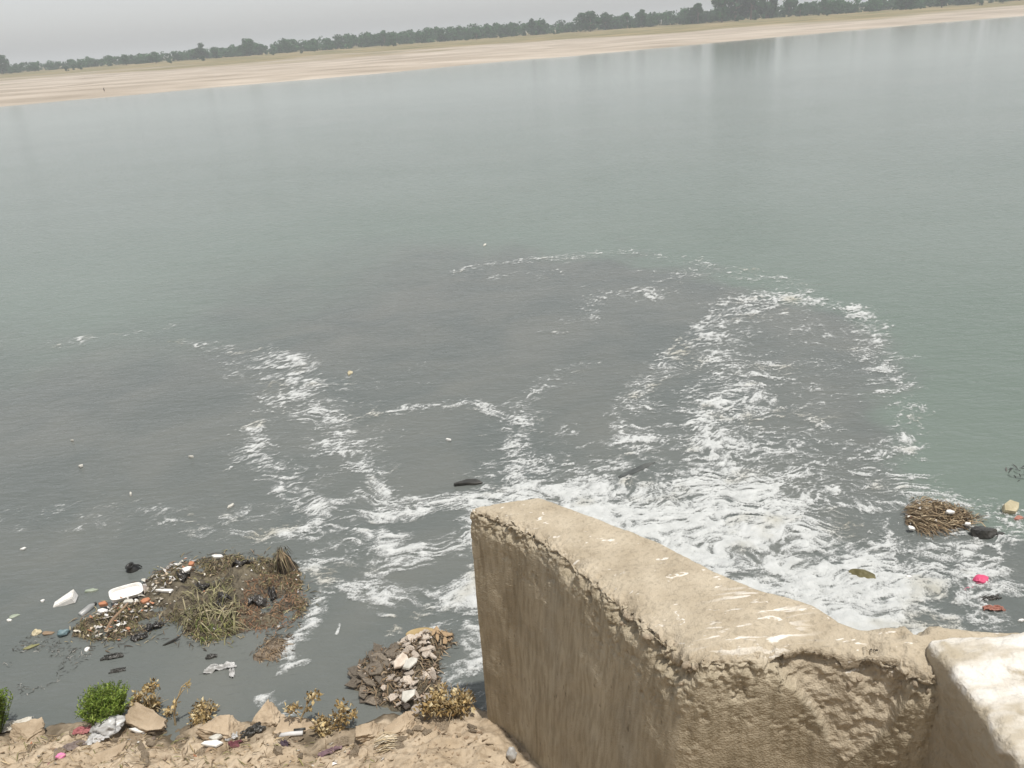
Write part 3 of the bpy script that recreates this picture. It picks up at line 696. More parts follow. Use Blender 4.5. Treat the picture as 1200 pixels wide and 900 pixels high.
obj('woodland', mesh('woodland', np.concatenate(CV), np.concatenate(CF), leaf_m, cols=np.repeat(ct[:, None], 3, 1)), kind='stuff', label='hazy grey-green wood stretching along the far bank', cat='wood')
# stake on the sand
sp_ = at(122, 106, .55); zz = gz(sp_[0], sp_[1]); mb = MB(); mb.tube([(0, 0, -.3), (.02, 0, .35), (.04, .02, .65)], [.06, .07, .04], 6); mb.tube([(-.08, 0, .42), (.10, 0, .46)], [.06, .05], 5)
obj('stake', mb.mesh('stake', mat('dark_wood', (.05, .04, .035), (.08, .065, .05), 5)), loc=(sp_[0], sp_[1], zz), label='tiny dark stake standing on the far sand near the left edge', cat='stake')

# ------------------------------------------------------------------ rubbish: heaps, floating scraps, things on the bank
straw_m = mat('matted_weed', (1, 1, 1), (.8, .8, .8), 30, .85, tint=True, spec=.2)
mud_m = mat('wet_mud', (.055, .045, .032), (.16, .135, .09), 9, .6, .03, 38, spec=.4)
BLK = mat('black_wet_film', (.016, .015, .014), (.045, .04, .035), 9, .35, .004, 40, spec=.5)
white_m = mat('white_foam_plastic', (.62, .61, .58), (.80, .79, .77), 14, .7, .004, 60)
def px_poly(pts): return np.array([at(*p)[:2] for p in pts])
def inside(P, n, r):
    out = []
    lo, hi = P.min(0), P.max(0)
    while len(out) < n:
        q = r.uniform(lo, hi, (4000, 2)); s = poly_sd(q[:, 0], q[:, 1], P); q = q[s > 0]; out += q.tolist()
    return np.array(out[:n])
def mound_h(x, y, P, top, ramp_w, seed, rough=.05):
    s = poly_sd(x, y, P) + .06 * fbm(x * 5, y * 5, oct=3, seed=seed + 1)
    h = top * sstep(-.02, ramp_w, s) + rough * fbm(x * 4, y * 4, oct=4, seed=seed) * sstep(0, .25, s) + .022 * fbm(x * 16, y * 16, oct=3, seed=seed + 3) * sstep(0, .2, s)
    return np.where(s > -.12, h, -.05) - .03 * sstep(.06, -.1, s)
def mound(name, P, top, rw, seed, m, step=.022, rough=.05):
    lo, hi = P.min(0) - .15, P.max(0) + .15
    gx = np.arange(lo[0], hi[0], step); gy = np.arange(lo[1], hi[1], step); x, y = np.meshgrid(gx, gy, indexing='ij')
    z = mound_h(x, y, P, top, rw, seed, rough)
    keep = poly_sd(x, y, P) > -.16; kf = keep[:-1, :-1] & keep[1:, 1:]
    fa = grid_faces(len(gx), len(gy)).reshape(len(gx) - 1, len(gy) - 1, 4)[kf]
    u = np.unique(fa); re = np.zeros(x.size, int); re[u] = np.arange(len(u))
    return mesh(name, np.stack([x.ravel(), y.ravel(), z.ravel()], 1)[u], re[fa], m, True)
def strands(name, P, hf, n, r, length, width, pal, lift=.03, curl=.6, flow=None, m=None, seg=5, stand=0.0, k=None, gap=0):
    """a tangle of thin bent blades lying over a surface"""
    q = inside(P, n, r)
    if gap: q = q[fbm(q[:, 0] * gap, q[:, 1] * gap, oct=3, seed=888) > -.12]; n = len(q)
    x, y = q[:, 0].copy(), q[:, 1].copy()
    a = (flow(x, y) if flow else 0) + r.normal(size=n) * curl
    ln = length * r.uniform(.35, 1.6, n); da = r.normal(size=n) * 1.3 * ln / .2 / seg * .5
    hgt = r.uniform(0, lift, n); arch = r.uniform(.2, 1, n) * lift; tilt = r.normal(size=n) * .25
    pts = np.zeros((n, seg, 3))
    for j in range(seg):
        t = j / (seg - 1); pts[:, j] = np.stack([x, y, hgt + arch * math.sin(math.pi * t) + tilt * ln * (t - .5)], 1)
        x = x + np.cos(a) * ln / (seg - 1); y = y + np.sin(a) * ln / (seg - 1); a = a + da
    pts[:, :, 2] += hf(pts[:, :, 0].ravel(), pts[:, :, 1].ravel()).reshape(n, seg)
    rol = r.normal(size=n) * .6
    side = np.stack([-np.sin(a) * np.cos(rol), np.cos(a) * np.cos(rol), np.sin(rol)], 1)[:, None]
    w = width * r.uniform(.5, 1.6, n)[:, None] * np.sin(math.pi * (.12 + .82 * np.arange(seg) / (seg - 1)))[None]
    V = np.concatenate([pts - side * w[..., None] / 2, pts + side * w[..., None] / 2], 1)
    c = np.clip(np.array(pal)[r.integers(0, len(pal), n)] * r.uniform(.6, 1.3, (n, 1)), 0, .9)
    f = np.array([[i, i + 1, seg + i + 1, seg + i] for i in range(seg - 1)])
    Fa = (f[None] + (np.arange(n) * 2 * seg)[:, None, None]).reshape(-1, 4)
    return mesh(name, V.reshape(-1, 3), Fa, m or straw_m, cols=np.repeat(c, 2 * seg, 0))

rr_ = np.random.default_rng(5)
OLIVE = [(.17, .15, .075), (.22, .185, .10), (.11, .095, .055), (.28, .235, .14), (.18, .13, .085), (.08, .06, .045), (.33, .28, .19), (.14, .14, .06), (.24, .17, .11), (.055, .045, .035)]
BROWN = [(.20, .14, .085), (.14, .10, .065), (.26, .19, .12), (.09, .07, .05), (.32, .25, .17)]
H1 = px_poly([(84, 746), (92, 730), (128, 714), (158, 692), (180, 674), (214, 657), (250, 652), (292, 650), (322, 658), (350, 668), (356, 690), (363, 708), (348, 728), (322, 742), (292, 735), (268, 748), (238, 754), (214, 744), (200, 735), (168, 742), (140, 752), (108, 752)])
heap = obj('debris_heap', None, label='large matted heap of olive weed and rubbish stranded in the grey shallows', cat='debris heap')
h1 = lambda x, y: mound_h(x, y, H1, .065, .45, 611, .11)
obj('mud_bed', mound('mud_bed', H1, .065, .45, 611, mud_m, .018, .11), heap)
flow1 = lambda x, y: 4.5 * fbm(x * 1.5, y * 1.5, oct=2, seed=622) - .2
o = obj('weed_tangle', strands('weed_tangle', H1, h1, 11000, rr_, .055, .0062, OLIVE, .020, 1.2, flow1, gap=2.2), heap); o['kind'] = 'stuff'
H1b = px_poly([(205, 735), (215, 700), (240, 690), (275, 690), (290, 720), (268, 744), (238, 750)])
o = obj('weed_sheaf', strands('weed_sheaf', H1b, h1, 260, rr_, .18, .010, [(.27, .245, .15), (.32, .28, .18), (.22, .205, .11), (.15, .15, .07)], .05, .5, lambda x, y: -1.2 + .8 * np.sin(x * 3) + 1.5 * fbm(x * 3, y * 3, oct=2, seed=3)), heap); o['kind'] = 'stuff'
H1c = px_poly([(222, 745), (232, 735), (275, 735), (270, 747), (236, 756)])
o = obj('green_weed', strands('green_weed', H1c, h1, 110, rr_, .06, .009, [(.19, .20, .07), (.23, .22, .09), (.13, .16, .05)], .05, 1.5, None), heap); o['kind'] = 'stuff'
H1d = px_poly([(290, 690), (350, 668), (362, 708), (346, 730), (322, 742), (275, 740)])
o = obj('reddish_litter', strands('reddish_litter', H1d, h1, 1300, rr_, .04, .007, [(.25, .14, .085), (.20, .12, .08), (.30, .19, .11), (.16, .11, .08)], .015, 2.0, None), heap); o['kind'] = 'stuff'
# small flecks of rubbish on the heap, too small to pick apart
def flecks(name, P, hf, n, r, s, pal, lift=.03):
    q = inside(P, n, r); mb = MB(); hq = hf(q[:, 0], q[:, 1])
    for (x, y), h0 in zip(q, hq):
        k = r.integers(4, 7); an = np.sort(r.uniform(0, 6.28, k)); ra = s * r.uniform(.4, 1.3, k)
        a = np.stack([np.cos(an) * ra * 1.4, np.sin(an) * ra, 0 * an], 1); tl = r.normal(size=2) * .45; a[:, 2] = a[:, 0] * tl[0] + a[:, 1] * tl[1]
        b = a + np.array([0, 0, -s * .3]); c = np.array([x, y, h0 + r.uniform(.2, 1) * lift])
        V = np.concatenate([a, b]) + c
        mb.add(V, [list(range(k))] + [[i, k + i, k + (i + 1) % k, (i + 1) % k] for i in range(k)], np.clip(np.array(pal[r.integers(0, len(pal))]) * r.uniform(.8, 1.15), 0, .85))
    return mb.mesh(name, straw_m)
LIT = [(.70, .68, .62), (.62, .58, .50), (.55, .45, .33), (.45, .22, .13), (.40, .36, .30), (.5, .48, .46), (.72, .70, .68)]
H1e = px_poly([(84, 746), (128, 714), (158, 692), (180, 674), (214, 657), (235, 660), (200, 700), (170, 735), (120, 750)])
o = obj('litter_flecks', flecks('litter_flecks', H1e, h1, 230, rr_, .018, LIT, .06), heap); o['kind'] = 'stuff'
o = obj('litter_flecks', flecks('litter_flecks', H1, h1, 190, rr_, .013, LIT + [(.06, .05, .04), (.05, .045, .04), (.3, .2, .14)], .05), heap); o['kind'] = 'stuff'

H1x = px_poly([(70, 752), (80, 728), (120, 706), (150, 690), (180, 668), (214, 650), (250, 645), (300, 643), (330, 650), (356, 660), (366, 690), (372, 712), (352, 742), (322, 752), (292, 745), (268, 758), (238, 762), (208, 754), (168, 754), (140, 762), (100, 764)])
o = obj('floating_fringe', strands('floating_fringe', H1x, lambda x, y: 0 * x + .002, 900, rr_, .07, .008, OLIVE[2:] + [(.07, .06, .05)], .012, 1.5), heap); o['kind'] = 'stuff'
for i, (px, py, sx, sy, rz) in enumerate(((238, 688, .09, .06, .4), (300, 700, .08, .05, .1), (215, 672, .06, .04, .8), (262, 706, .07, .05, 1.2), (178, 726, .08, .04, .3), (318, 690, .07, .04, 2.0), (285, 662, .10, .035, .1), (160, 738, .07, .03, .2))):
    P_ = at(px, py, .12); u, v = np.meshgrid(np.linspace(-1, 1, 14), np.linspace(-1, 1, 14), indexing='ij')
    xx = u * sx * (1 + .3 * fbm(v * 1.3, v * 0 + i, oct=2, seed=700 + i)); yy = v * sy * (1 + .3 * fbm(u * 1.3, u * 0 + i, oct=2, seed=720 + i))
    wx_, wy_ = P_[0] + xx * math.cos(rz) - yy * math.sin(rz), P_[1] + xx * math.sin(rz) + yy * math.cos(rz)
    wz_ = h1(wx_.ravel(), wy_.ravel()).reshape(wx_.shape) + .035 + .04 * (1 - 2 * np.abs(fbm(u * 2 + i, v * 2, oct=3, seed=740 + i)))
    obj('black_film', mesh('black_film', np.stack([wx_.ravel(), wy_.ravel(), wz_.ravel()], 1), grid_faces(14, 14), BLK, True), heap)
# mud lobe beside it
ML = px_poly([(296, 768), (305, 752), (325, 742), (342, 748), (340, 766), (325, 777), (303, 776)])
lobe = obj('mud_mound', None, label='small brown mud mound on the near right side of the weed heap', cat='mud')
obj('mud_body', mound('mud_body', ML, .045, .2, 641, mat('brown_silt', (.13, .10, .07), (.20, .16, .12), 5, .7, .01, 40), .018, .03), lobe)
o = obj('rootlets', strands('rootlets', ML, lambda x, y: mound_h(x, y, ML, .045, .2, 641, .03), 260, rr_, .06, .007, BROWN, .02, 2.0), lobe); o['kind'] = 'stuff'

# dark stump draped with weed
stump = obj('weed_draped_stump', None, loc=at(338, 668), label='dark upright stump hung with pale weed at the right end of the big heap', cat='stump')
zz_, aa_ = np.meshgrid(np.linspace(0, 1, 26), np.linspace(0, 6.2832, 30, endpoint=False), indexing='ij')
rad_ = (.15 * (1 - zz_) ** .8 + .012) * (1 + .45 * fbm(np.cos(aa_) * 1.6, np.sin(aa_) * 1.6, zz_ * 3, oct=4, seed=781))
Vs_ = np.stack([rad_ * np.cos(aa_) - .06 * zz_, .8 * rad_ * np.sin(aa_) + .02 * zz_, -.06 + .32 * zz_], -1).reshape(-1, 3)
obj('stump_body', mesh('stump_body', Vs_, grid_faces(26, 30, True), mat('black_mud', (.022, .018, .013), (.075, .06, .04), 14, .7, .02, 40), False), stump)
mb = MB()
for i in range(110):
    a = rnd.uniform(1.2, 5.9); r1 = rnd.uniform(.09, .20); p0 = np.array([-.055 + rnd.gauss(0, .015), .02 + rnd.gauss(0, .015), rnd.uniform(.20, .32)])
    p2 = np.array([math.cos(a) * r1, math.sin(a) * r1, rnd.uniform(0, .1)]); pm_ = (p0 + p2) / 2 + np.array([math.cos(a) * .03, math.sin(a) * .03, .05])
    mb.ribbon(np.array([p0, pm_, p2]), rnd.uniform(.004, .010), (-math.sin(a), math.cos(a), 0), np.array(rnd.choice(OLIVE)) * rnd.uniform(.7, 1.4))
o = obj('hanging_weed', mb.mesh('hanging_weed', straw_m), stump); o['kind'] = 'stuff'

# ---- small builders
def crumple(seed, size, m, sub=4, fold=.45, name='bag', smooth=True):
    """a crumpled bag or wad: sphere folded by ridged noise"""
    bm = bmesh.new(); bmesh.ops.create_icosphere(bm, subdivisions=sub, radius=1); V = np.array([v.co for v in bm.verts]); Fa = np.array([[v.index for v in f.verts] for f in bm.faces]); bm.free()
    x, y, z = V.T
    rg = 1 - 2 * np.abs(fbm(x * 1.6 + seed, y * 1.6, z * 1.6 + 20, oct=3, seed=seed))
    V = V * (1 + fold * rg + .25 * fbm(x * 1.1 + 5, y * 1.1 + seed, z * 1.1 + 9, oct=2, seed=seed + 1))[:, None] * np.array(size)
    V[:, 2] -= V[:, 2].min() * .75
    return mesh(name, V, Fa, m, smooth)
def rag(seed, sx, sy, m, amp=.05, name='rag', n=26):
    u, v = np.meshgrid(np.linspace(-1, 1, n), np.linspace(-1, 1, n), indexing='ij')
    x = u * sx * (1 + .25 * fbm(v * 1.3, v * 0 + seed, oct=2, seed=seed)); y = v * sy * (1 + .3 * fbm(u * 1.3, u * 0 + seed, oct=2, seed=seed + 2))
    q = 1 - np.abs(fbm(u * 1.8 + seed, v * 1.8 + 30, oct=3, seed=seed + 4)) * 2
    z = amp * (q + .3) * (1 - .5 * np.maximum(np.abs(u), np.abs(v)) ** 2)
    A = np.stack([x.ravel(), y.ravel(), np.maximum(z.ravel(), -.01)], 1); B = A - np.array([0, 0, .004])
    f = grid_faces(n, n); return mesh(name, np.concatenate([A, B]), np.concatenate([f, f[:, ::-1] + n * n]), m, True)
def slab(seed, sx, sy, t, m, k=7, jag=.25, name='slab', bev=.12):
    """an irregular flat broken piece with chamfered rim"""
    r = np.random.default_rng(seed); an = np.sort(np.linspace(0, 6.28, k, endpoint=False) + r.uniform(-.35, .35, k)); ra = 1 + r.uniform(-jag, jag, k)
    o_ = np.stack([np.cos(an) * ra * sx, np.sin(an) * ra * sy], 1); tl = r.normal(size=2) * .12
    def ring(s, z): return np.column_stack([o_ * s, z + (o_ * s) @ tl + r.normal(size=k) * t * .06])
    V = np.concatenate([ring(1 - bev, t / 2), ring(1, t * .28), ring(1.02, -t * .3), ring(1 - bev, -t / 2)])
    Fa = [list(range(k))] + [[q * k + i, (q + 1) * k + i, (q + 1) * k + (i + 1) % k, q * k + (i + 1) % k] for q in range(3) for i in range(k)] + [list(range(3 * k, 4 * k))[::-1]]
    return mesh(name, V, Fa, m, False)
def lathe(prof, m, k=20, name='body', sy=1.0):
    n = len(prof); V = [(r * math.cos(6.2832 * q / k), sy * r * math.sin(6.2832 * q / k), z) for r, z in prof for q in range(k)]
    f = [[i * k + q, i * k + (q + 1) % k, (i + 1) * k + (q + 1) % k, (i + 1) * k + q] for i in range(n - 1) for q in range(k)]
    f += [list(range(k))[::-1], list(range((n - 1) * k, n * k))]
    return mesh(name, V, f, m, True)
def put(name, me, px, py, z=.01, rot=(0, 0, 0), label=None, cat=None, group=None, sc=None):
    p = at(px, py, z); return obj(name, me, loc=p, rot=rot, label=label, cat=cat, group=group, scale=sc)
def put_bank(name, me, px, py, dz=0, rot=(0, 0, 0), label=None, cat=None, group=None, sc=None):
    p = on_ground(px, py); return obj(name, me, loc=(p[0], p[1], p[2] + dz), rot=rot, label=label, cat=cat, group=group, scale=sc)

# ---- white foam tray: floor, rim walls
tray = put('foam_tray', None, 148, 696, .10, (.32, .12, .55), 'white rounded foam tray lying on the left end of the weed heap', 'tray')
V, Fa, _ = rounded_box((-.155, -.075, -.008), (.155, .075, .008), .008, .02); obj('tray_base', mesh('tray_base', V, Fa, white_m, True), tray)
n = 40; V, Fa = [], []
for i in range(n):
    a = 6.2832 * i / n; c, s = math.cos(a), math.sin(a); ex = lambda v, h, e=.45: h * math.copysign(abs(v) ** e, v)
    for (k_, z) in ((.97, -.006), (1.08, .045), (1.10, .05), (1.0, .046), (.90, .004)):
        V.append((ex(c, .155) * k_, ex(s, .078) * k_, z))
for i in range(n):
    for j in range(4): Fa.append([i * 5 + j, ((i + 1) % n) * 5 + j, ((i + 1) % n) * 5 + j + 1, i * 5 + j + 1])
obj('tray_rim', mesh('tray_rim', V, Fa, white_m, True), tray)
# ---- white foam wedge
V = [(-.13, -.05, 0), (.11, -.06, 0), (.12, .06, 0), (-.12, .03, 0), (-.13, -.045, .03), (.10, -.05, .085), (.115, .055, .12), (-.12, .03, .035)]
bm = bmesh.new(); vs = [bm.verts.new(v) for v in V]
for f in [(3, 2, 1, 0), (4, 5, 6, 7), (0, 1, 5, 4), (1, 2, 6, 5), (2, 3, 7, 6), (3, 0, 4, 7)]: bm.faces.new([vs[i] for i in f])
bmesh.ops.bevel(bm, geom=bm.edges[:], offset=.008, segments=2, affect='EDGES'); wd = bpy.data.meshes.new('foam_wedge'); bm.to_mesh(wd); bm.free(); wd.materials.append(white_m)
put('foam_wedge', wd, 78, 706, .0, (.1, -.1, .25), 'white wedge-shaped foam block floating left of the weed heap', 'foam block')
# ---- black pot
pot_m = mat('black_plastic', (.012, .012, .012), (.03, .03, .028), 10, .4, spec=.5)
pot = put('sunken_pot', None, 157, 669, -.02, (.2, -.25, 0), 'small black round pot half sunk in water above the foam tray', 'pot')
obj('pot_body', lathe([(.02, -.08), (.06, -.05), (.075, 0), (.065, .05), (.045, .075), (.042, .085), (.055, .095), (.05, .1), (.035, .085), (.03, .05), (.01, .03)], pot_m, name='pot_body'), pot)
mb = MB(); mb.tube([(.04, 0, .09), (.1, 0, .07), (.11, .01, .02), (.075, 0, 0)], .008, 6); obj('handle', mb.mesh('handle', pot_m), pot)
# ---- grey bottle
bot_m = mat('dull_grey_plastic', (.22, .225, .225), (.34, .345, .34), 8, .35, spec=.5)
bt = put('grey_bottle', None, 103, 714, .015, (1.45, 0, 2.6), 'dull grey plastic bottle floating between foam wedge and weed heap', 'bottle')
obj('bottle_body', lathe([(.005, -.1), (.033, -.097), (.036, -.085), (.036, .03), (.03, .055), (.014, .078), (.013, .085)], bot_m, name='bottle_body'), bt)
obj('cap', lathe([(.016, .083), (.017, .085), (.017, .102), (.015, .104)], pot_m, name='cap'), bt)
# ---- floating scraps, each its own shape
pale_m = mat('pale_scrap', (.40, .39, .35), (.60, .58, .53), 12, .8, .003, 50)
green_m = mat('greenish_scrap', (.22, .26, .20), (.36, .39, .32), 12, .8)
orange_m = mat('brick_scrap', (.36, .15, .08), (.50, .25, .15), 12, .9, .004, 50)
dark_m = mat('dark_wet_scrap', (.022, .022, .02), (.055, .052, .046), 9, .4, .006, 30, spec=.5)
tan_m = mat('tan_block', (.36, .31, .20), (.50, .45, .32), 9, .9, .006, 40)
pink_m = mat('pink_plastic', (.48, .045, .12), (.62, .10, .20), 6, .45, spec=.4)
blue_m = mat('blue_grey_plastic', (.10, .16, .18), (.20, .27, .29), 9, .45)
rustp_m = mat('rust_red_scrap', (.28, .12, .09), (.38, .19, .15), 9, .8)
film_m = mat('cloudy_plastic_film', (.42, .42, .41), (.66, .66, .66), 7, .35, spec=.5, trans=.2)
put('foam_scrap', slab(1, .075, .028, .025, green_m, 8), 107, 692, .01, (0, 0, .1), 'thin greenish foam scrap floating above the grey bottle', 'scrap')
put('foam_piece', slab(2, .075, .03, .03, white_m, 6, .1), 255, 652, .10, (.1, 0, -.05), 'white flat slab on the top edge of the weed heap', 'foam piece')
put('foam_piece', slab(3, .10, .022, .025, white_m, 7, .3), 193, 692, .13, (.1, .05, .05), 'long white slab lying across the left half of the weed heap', 'foam piece')
put('foam_piece', slab(4, .05, .035, .03, white_m, 6, .3), 219, 667, .14, (.2, 0, .4), 'small white slab near the upper left rim of the weed heap', 'foam piece')
put('foam_piece', slab(5, .07, .035, .03, white_m, 7, .3), 121, 716, .07, (.15, .1, .1), 'white slab at the left tip of the weed heap below the tray', 'foam piece')
put('foam_piece', slab(6, .06, .03, .03, pale_m, 7, .3), 150, 705, .10, (.1, .1, .3), 'cream slab tucked right under the foam tray', 'foam piece')
put('brick_piece', slab(7, .055, .03, .045, orange_m, 6, .15), 121, 708, .07, (.1, 0, .05), 'orange brick piece on the left tip of the weed heap', 'brick piece')
put('brick_piece', slab(8, .04, .03, .04, orange_m, 6, .2), 224, 661, .12, (.2, 0, .7), 'small orange brick piece on the upper left rim of the weed heap', 'brick piece')
put('brick_piece', slab(9, .05, .03, .03, orange_m, 6, .2), 170, 704, .13, (.2, .1, .2), 'orange-brown brick piece in the weed just right of the tray', 'brick piece')
put('stone', rock_mesh('stone', 71, mat('pinkish_grey_stone', (.26, .22, .20), (.38, .33, .30), 9, .9), 3, .2, (.07, .05, .04)), 168, 689, .05, (0, 0, .2), 'pinkish grey stone at the water edge right of the tray', 'stone')
sk_ = MB(); sk_.tube([(-.02, -.16, .0), (0, -.05, .05), (.02, .06, .06), (.07, .16, .10)], [.012, .014, .012, .008], 6)
put('stick', sk_.mesh('stick', mat('brown_wood', (.20, .13, .085), (.30, .21, .14), 12)), 136, 727, .10, (0, 0, -.15), 'brown stick leaning on the left tip of the weed heap', 'stick')
mbg = crumple(21, (.05, .03, .03), blue_m, 3, .4); put('plastic_wrapper', mbg, 75, 744, 0, (0, 0, .2), 'blue-grey crumpled wrapper floating at the left tip of the weed heap', 'wrapper')
put('foam_lump', rock_mesh('foam_lump', 72, mat('yellowed_foam', (.42, .36, .22), (.60, .53, .38), 9, .8), 3, .25, (.06, .04, .035)), 42, 741, .015, (0, 0, .3), 'yellowish lump floating left of the heap at its lower tip', 'lump')
put('brown_scrap', slab(10, .06, .03, .02, mat('brown_scrap', (.20, .14, .09), (.30, .22, .15), 9), 7), 56, 742, .01, (0, 0, .1), 'brown flat scrap floating beside the yellowish lump', 'scrap')
put('leafy_scrap', slab(11, .06, .025, .012, green_m, 9, .4), 16, 722, .01, (0, 0, .4), 'dull green scrap floating near the left frame edge', 'scrap')
put('leafy_scrap', slab(12, .07, .025, .012, mat('olive_scrap', (.16, .16, .07), (.26, .25, .13), 9), 9, .4), 35, 758, .01, (0, 0, .5), 'olive scrap floating below the yellowish lump', 'scrap')
put('foam_bit', slab(13, .025, .02, .02, white_m, 6), 11, 727, .01, (0, 0, 0), 'white foam bit beside the dull green scrap near left frame edge', 'foam bit')
put('foam_bit', slab(14, .026, .022, .022, white_m, 6), 102, 761, .01, (0, 0, .5), 'white foam bit floating just below the left end of the heap', 'foam bit')
put('foam_bit', slab(15, .02, .02, .02, white_m, 6), 50, 704, .01, (0, 0, .5), 'tiny white foam bit floating left of the foam wedge', 'foam bit')
put('foam_bit', slab(16, .03, .022, .02, white_m, 6), 27, 643, .01, (0, 0, .5), 'white foam bit floating alone high left of the heap', 'foam bit')
put('dark_rag', rag(31, .10, .03, dark_m, .03), 132, 770, .0, (0, 0, .15), 'thin dark rag floating below the weed heap', 'rag')
put('dark_rag', rag(32, .07, .025, dark_m, .02), 138, 786, .0, (0, 0, .15), 'small dark rag just under the surface above the green bush', 'rag')
put('torn_plastic_bag', rag(33, .13, .035, film_m, .05), 258, 783, .005, (0, 0, .2), 'torn pale plastic bag floating in open grey water below the heap', 'plastic bag')
put('torn_plastic_bag', rag(34, .03, .07, film_m, .04), 272, 789, .005, (0, 0, .35), 'limp trailing end of pale plastic beside the torn bag', 'plastic bag')
put('dark_scrap', rag(35, .05, .025, dark_m, .03), 248, 770, .0, (0, 0, .1), 'small dark scrap floating just above the torn plastic bag', 'scrap')
put('dark_stick', slab(17, .11, .014, .02, dark_m, 6), 200, 752, .015, (0, -.1, .45), 'dark stick poking from the lower edge of the weed heap', 'stick')
put('half_sunk_branch', slab(18, .18, .05, .06, dark_m, 9, .35), 552, 566, .01, (.1, .05, .1), 'dark half-sunk chunk in the foam beyond the wall end', 'chunk')
put('half_sunk_branch', slab(19, .30, .045, .05, mat('slate_wet_chunk', (.05, .055, .055), (.10, .105, .10), 6, .4), 9, .3), 745, 552, .0, (.1, .05, .55), 'dark sunken log showing in the foam beyond the wall', 'log')
put('mossy_rock', rock_mesh('mossy_rock', 73, mat('mossy_wet_rock', (.08, .07, .03), (.17, .15, .07), 5, .5, .01, 30), 3, .2, (.15, .10, .06)), 1010, 676, .0, (0, 0, -.3), 'olive mossy rock washed by foam right of the wall', 'rock')
for i, (px, py, s, lb) in enumerate(((95, 546, .10, 'pale scrap with a dark flap floating in open water far left'), (78, 682, .03, 'white speck'), (270, 593, .09, 'grey scrap floating at the left rim of the foam'),
        (525, 515, .09, 'white crumpled scrap floating in the dark gap of the foam'), (410, 437, .14, 'yellowish foam scrap on the left foam arc'), (167, 624, .04, ''), (224, 535, .07, 'white scrap floating alone left of the foam'), (153, 579, .05, 'small white scrap in open water left of the foam'), (85, 516, .06, 'small white scrap farthest left in open water'), (568, 287, .13, 'white scrap at the far rim of the sewage plume'))):
    if lb and lb != 'white speck':
        m_ = white_m if i in (3,) else (tan_m if i == 4 else pale_m)
        put('floating_scrap', slab(40 + i, s * .55, s * .28, .03, m_, 7, .35), px, py, .015, (.15, 0, rnd.uniform(0, 3)), lb, 'scrap')

# ---- right side: straw raft, black chunk, tan block, pink bag
RF = px_poly([(1054, 602), (1064, 592), (1080, 589), (1104, 595), (1130, 603), (1148, 612), (1126, 620), (1100, 622), (1076, 626), (1062, 617)])
raft = obj('straw_raft', None, label='floating raft of broken brown reeds right of the foam', cat='reed raft')
h2_ = lambda x, y: mound_h(x, y, RF, .05, .25, 651, .03)
obj('reed_bed', mound('reed_bed', RF, .05, .25, 651, mat('brown_reed_bed', (.08, .06, .04), (.16, .12, .08), 8, .8), .022, .03), raft)
o = obj('reeds', strands('reeds', RF, h2_, 900, rr_, .20, .010, [(.36, .28, .18), (.28, .21, .13), (.20, .145, .09), (.42, .34, .23), (.14, .10, .065)], .05, .5, lambda x, y: .15 + 1.2 * np.sin(x * 2.3 + y), seg=3), raft); o['kind'] = 'stuff'
o = obj('litter_flecks', flecks('litter_flecks', RF, h2_, 26, rr_, .018, LIT, .08), raft); o['kind'] = 'stuff'
put('foam_bit', slab(61, .05, .03, .03, white_m, 6, .15), 1113, 600, .13, (.1, 0, 0), 'white foam bit resting on top of the reed raft', 'foam bit')
put('foam_bit', slab(62, .04, .03, .03, white_m, 6, .15), 1068, 619, .05, (.1, 0, -.5), 'white foam bit at the near left corner of the reed raft', 'foam bit')
put('foam_bit', slab(63, .04, .03, .03, white_m, 6, .15), 1134, 614, .06, (.1, 0, .3), 'white foam bit at the right end of the reed raft', 'foam bit')
put('black_chunk', rock_mesh('black_chunk', 74, dark_m, 3, .22, (.16, .09, .085), 6), 1152, 624, .02, (0, .1, .2), 'black wet chunk floating right of the reed raft', 'chunk')
put('black_chunk', slab(64, .07, .03, .03, dark_m, 7), 1172, 626, .01, (0, .1, .2), 'flat black sliver beside the black wet chunk', 'sliver')
put('tan_block', slab(65, .13, .085, .10, tan_m, 6, .18, bev=.1), 1184, 596, .04, (.25, -.2, .5), 'tan broken foam block floating at the right frame edge', 'block')
put('reed_scrap', slab(66, .06, .03, .03, rustp_m, 6), 1194, 607, .01, (0, 0, .2), 'reddish scrap just below the tan block at right frame edge', 'scrap')
pb = put('pink_bag', None, 1148, 682, .0, (0, 0, .3), 'bright pink plastic bag floating in the foam at right', 'plastic bag')
obj('bag_body', crumple(81, (.085, .05, .042), pink_m, 4, .10, 'bag_body'), pb); obj('bag_tail', rag(82, .10, .03, pink_m, .02, 'bag_tail'), pb, (-.15, -.02, .0))
put('red_wrapper', rag(83, .09, .035, rustp_m, .04), 1164, 714, .005, (0, 0, -.15), 'dull red wrapper floating below the pink bag', 'wrapper')
put('dark_rag', rag(84, .09, .03, dark_m, .03), 1160, 701, .003, (0, 0, .1), 'dark rag floating between pink bag and red wrapper', 'rag')
put('foam_bit', slab(67, .03, .02, .02, white_m, 6), 1197, 727, .01, (0, 0, .1), 'white foam bit at right frame edge below the pink bag', 'foam bit')
put('foam_bit', slab(68, .03, .02, .02, white_m, 6), 1065, 676, .03, (0, 0, .1), 'small white bit in the foam midway to the pink bag', 'foam bit')
TW = px_poly([(1176, 552), (1204, 547), (1206, 560), (1182, 564)])
obj('twig_cluster', strands('twig_cluster', TW, lambda x, y: 0 * x - .005, 26, rr_, .10, .012, [(.05, .05, .05), (.09, .085, .08)], .02, 1.2), label='small dark cluster of twigs floating at the right frame edge above the tan block', cat='twigs')

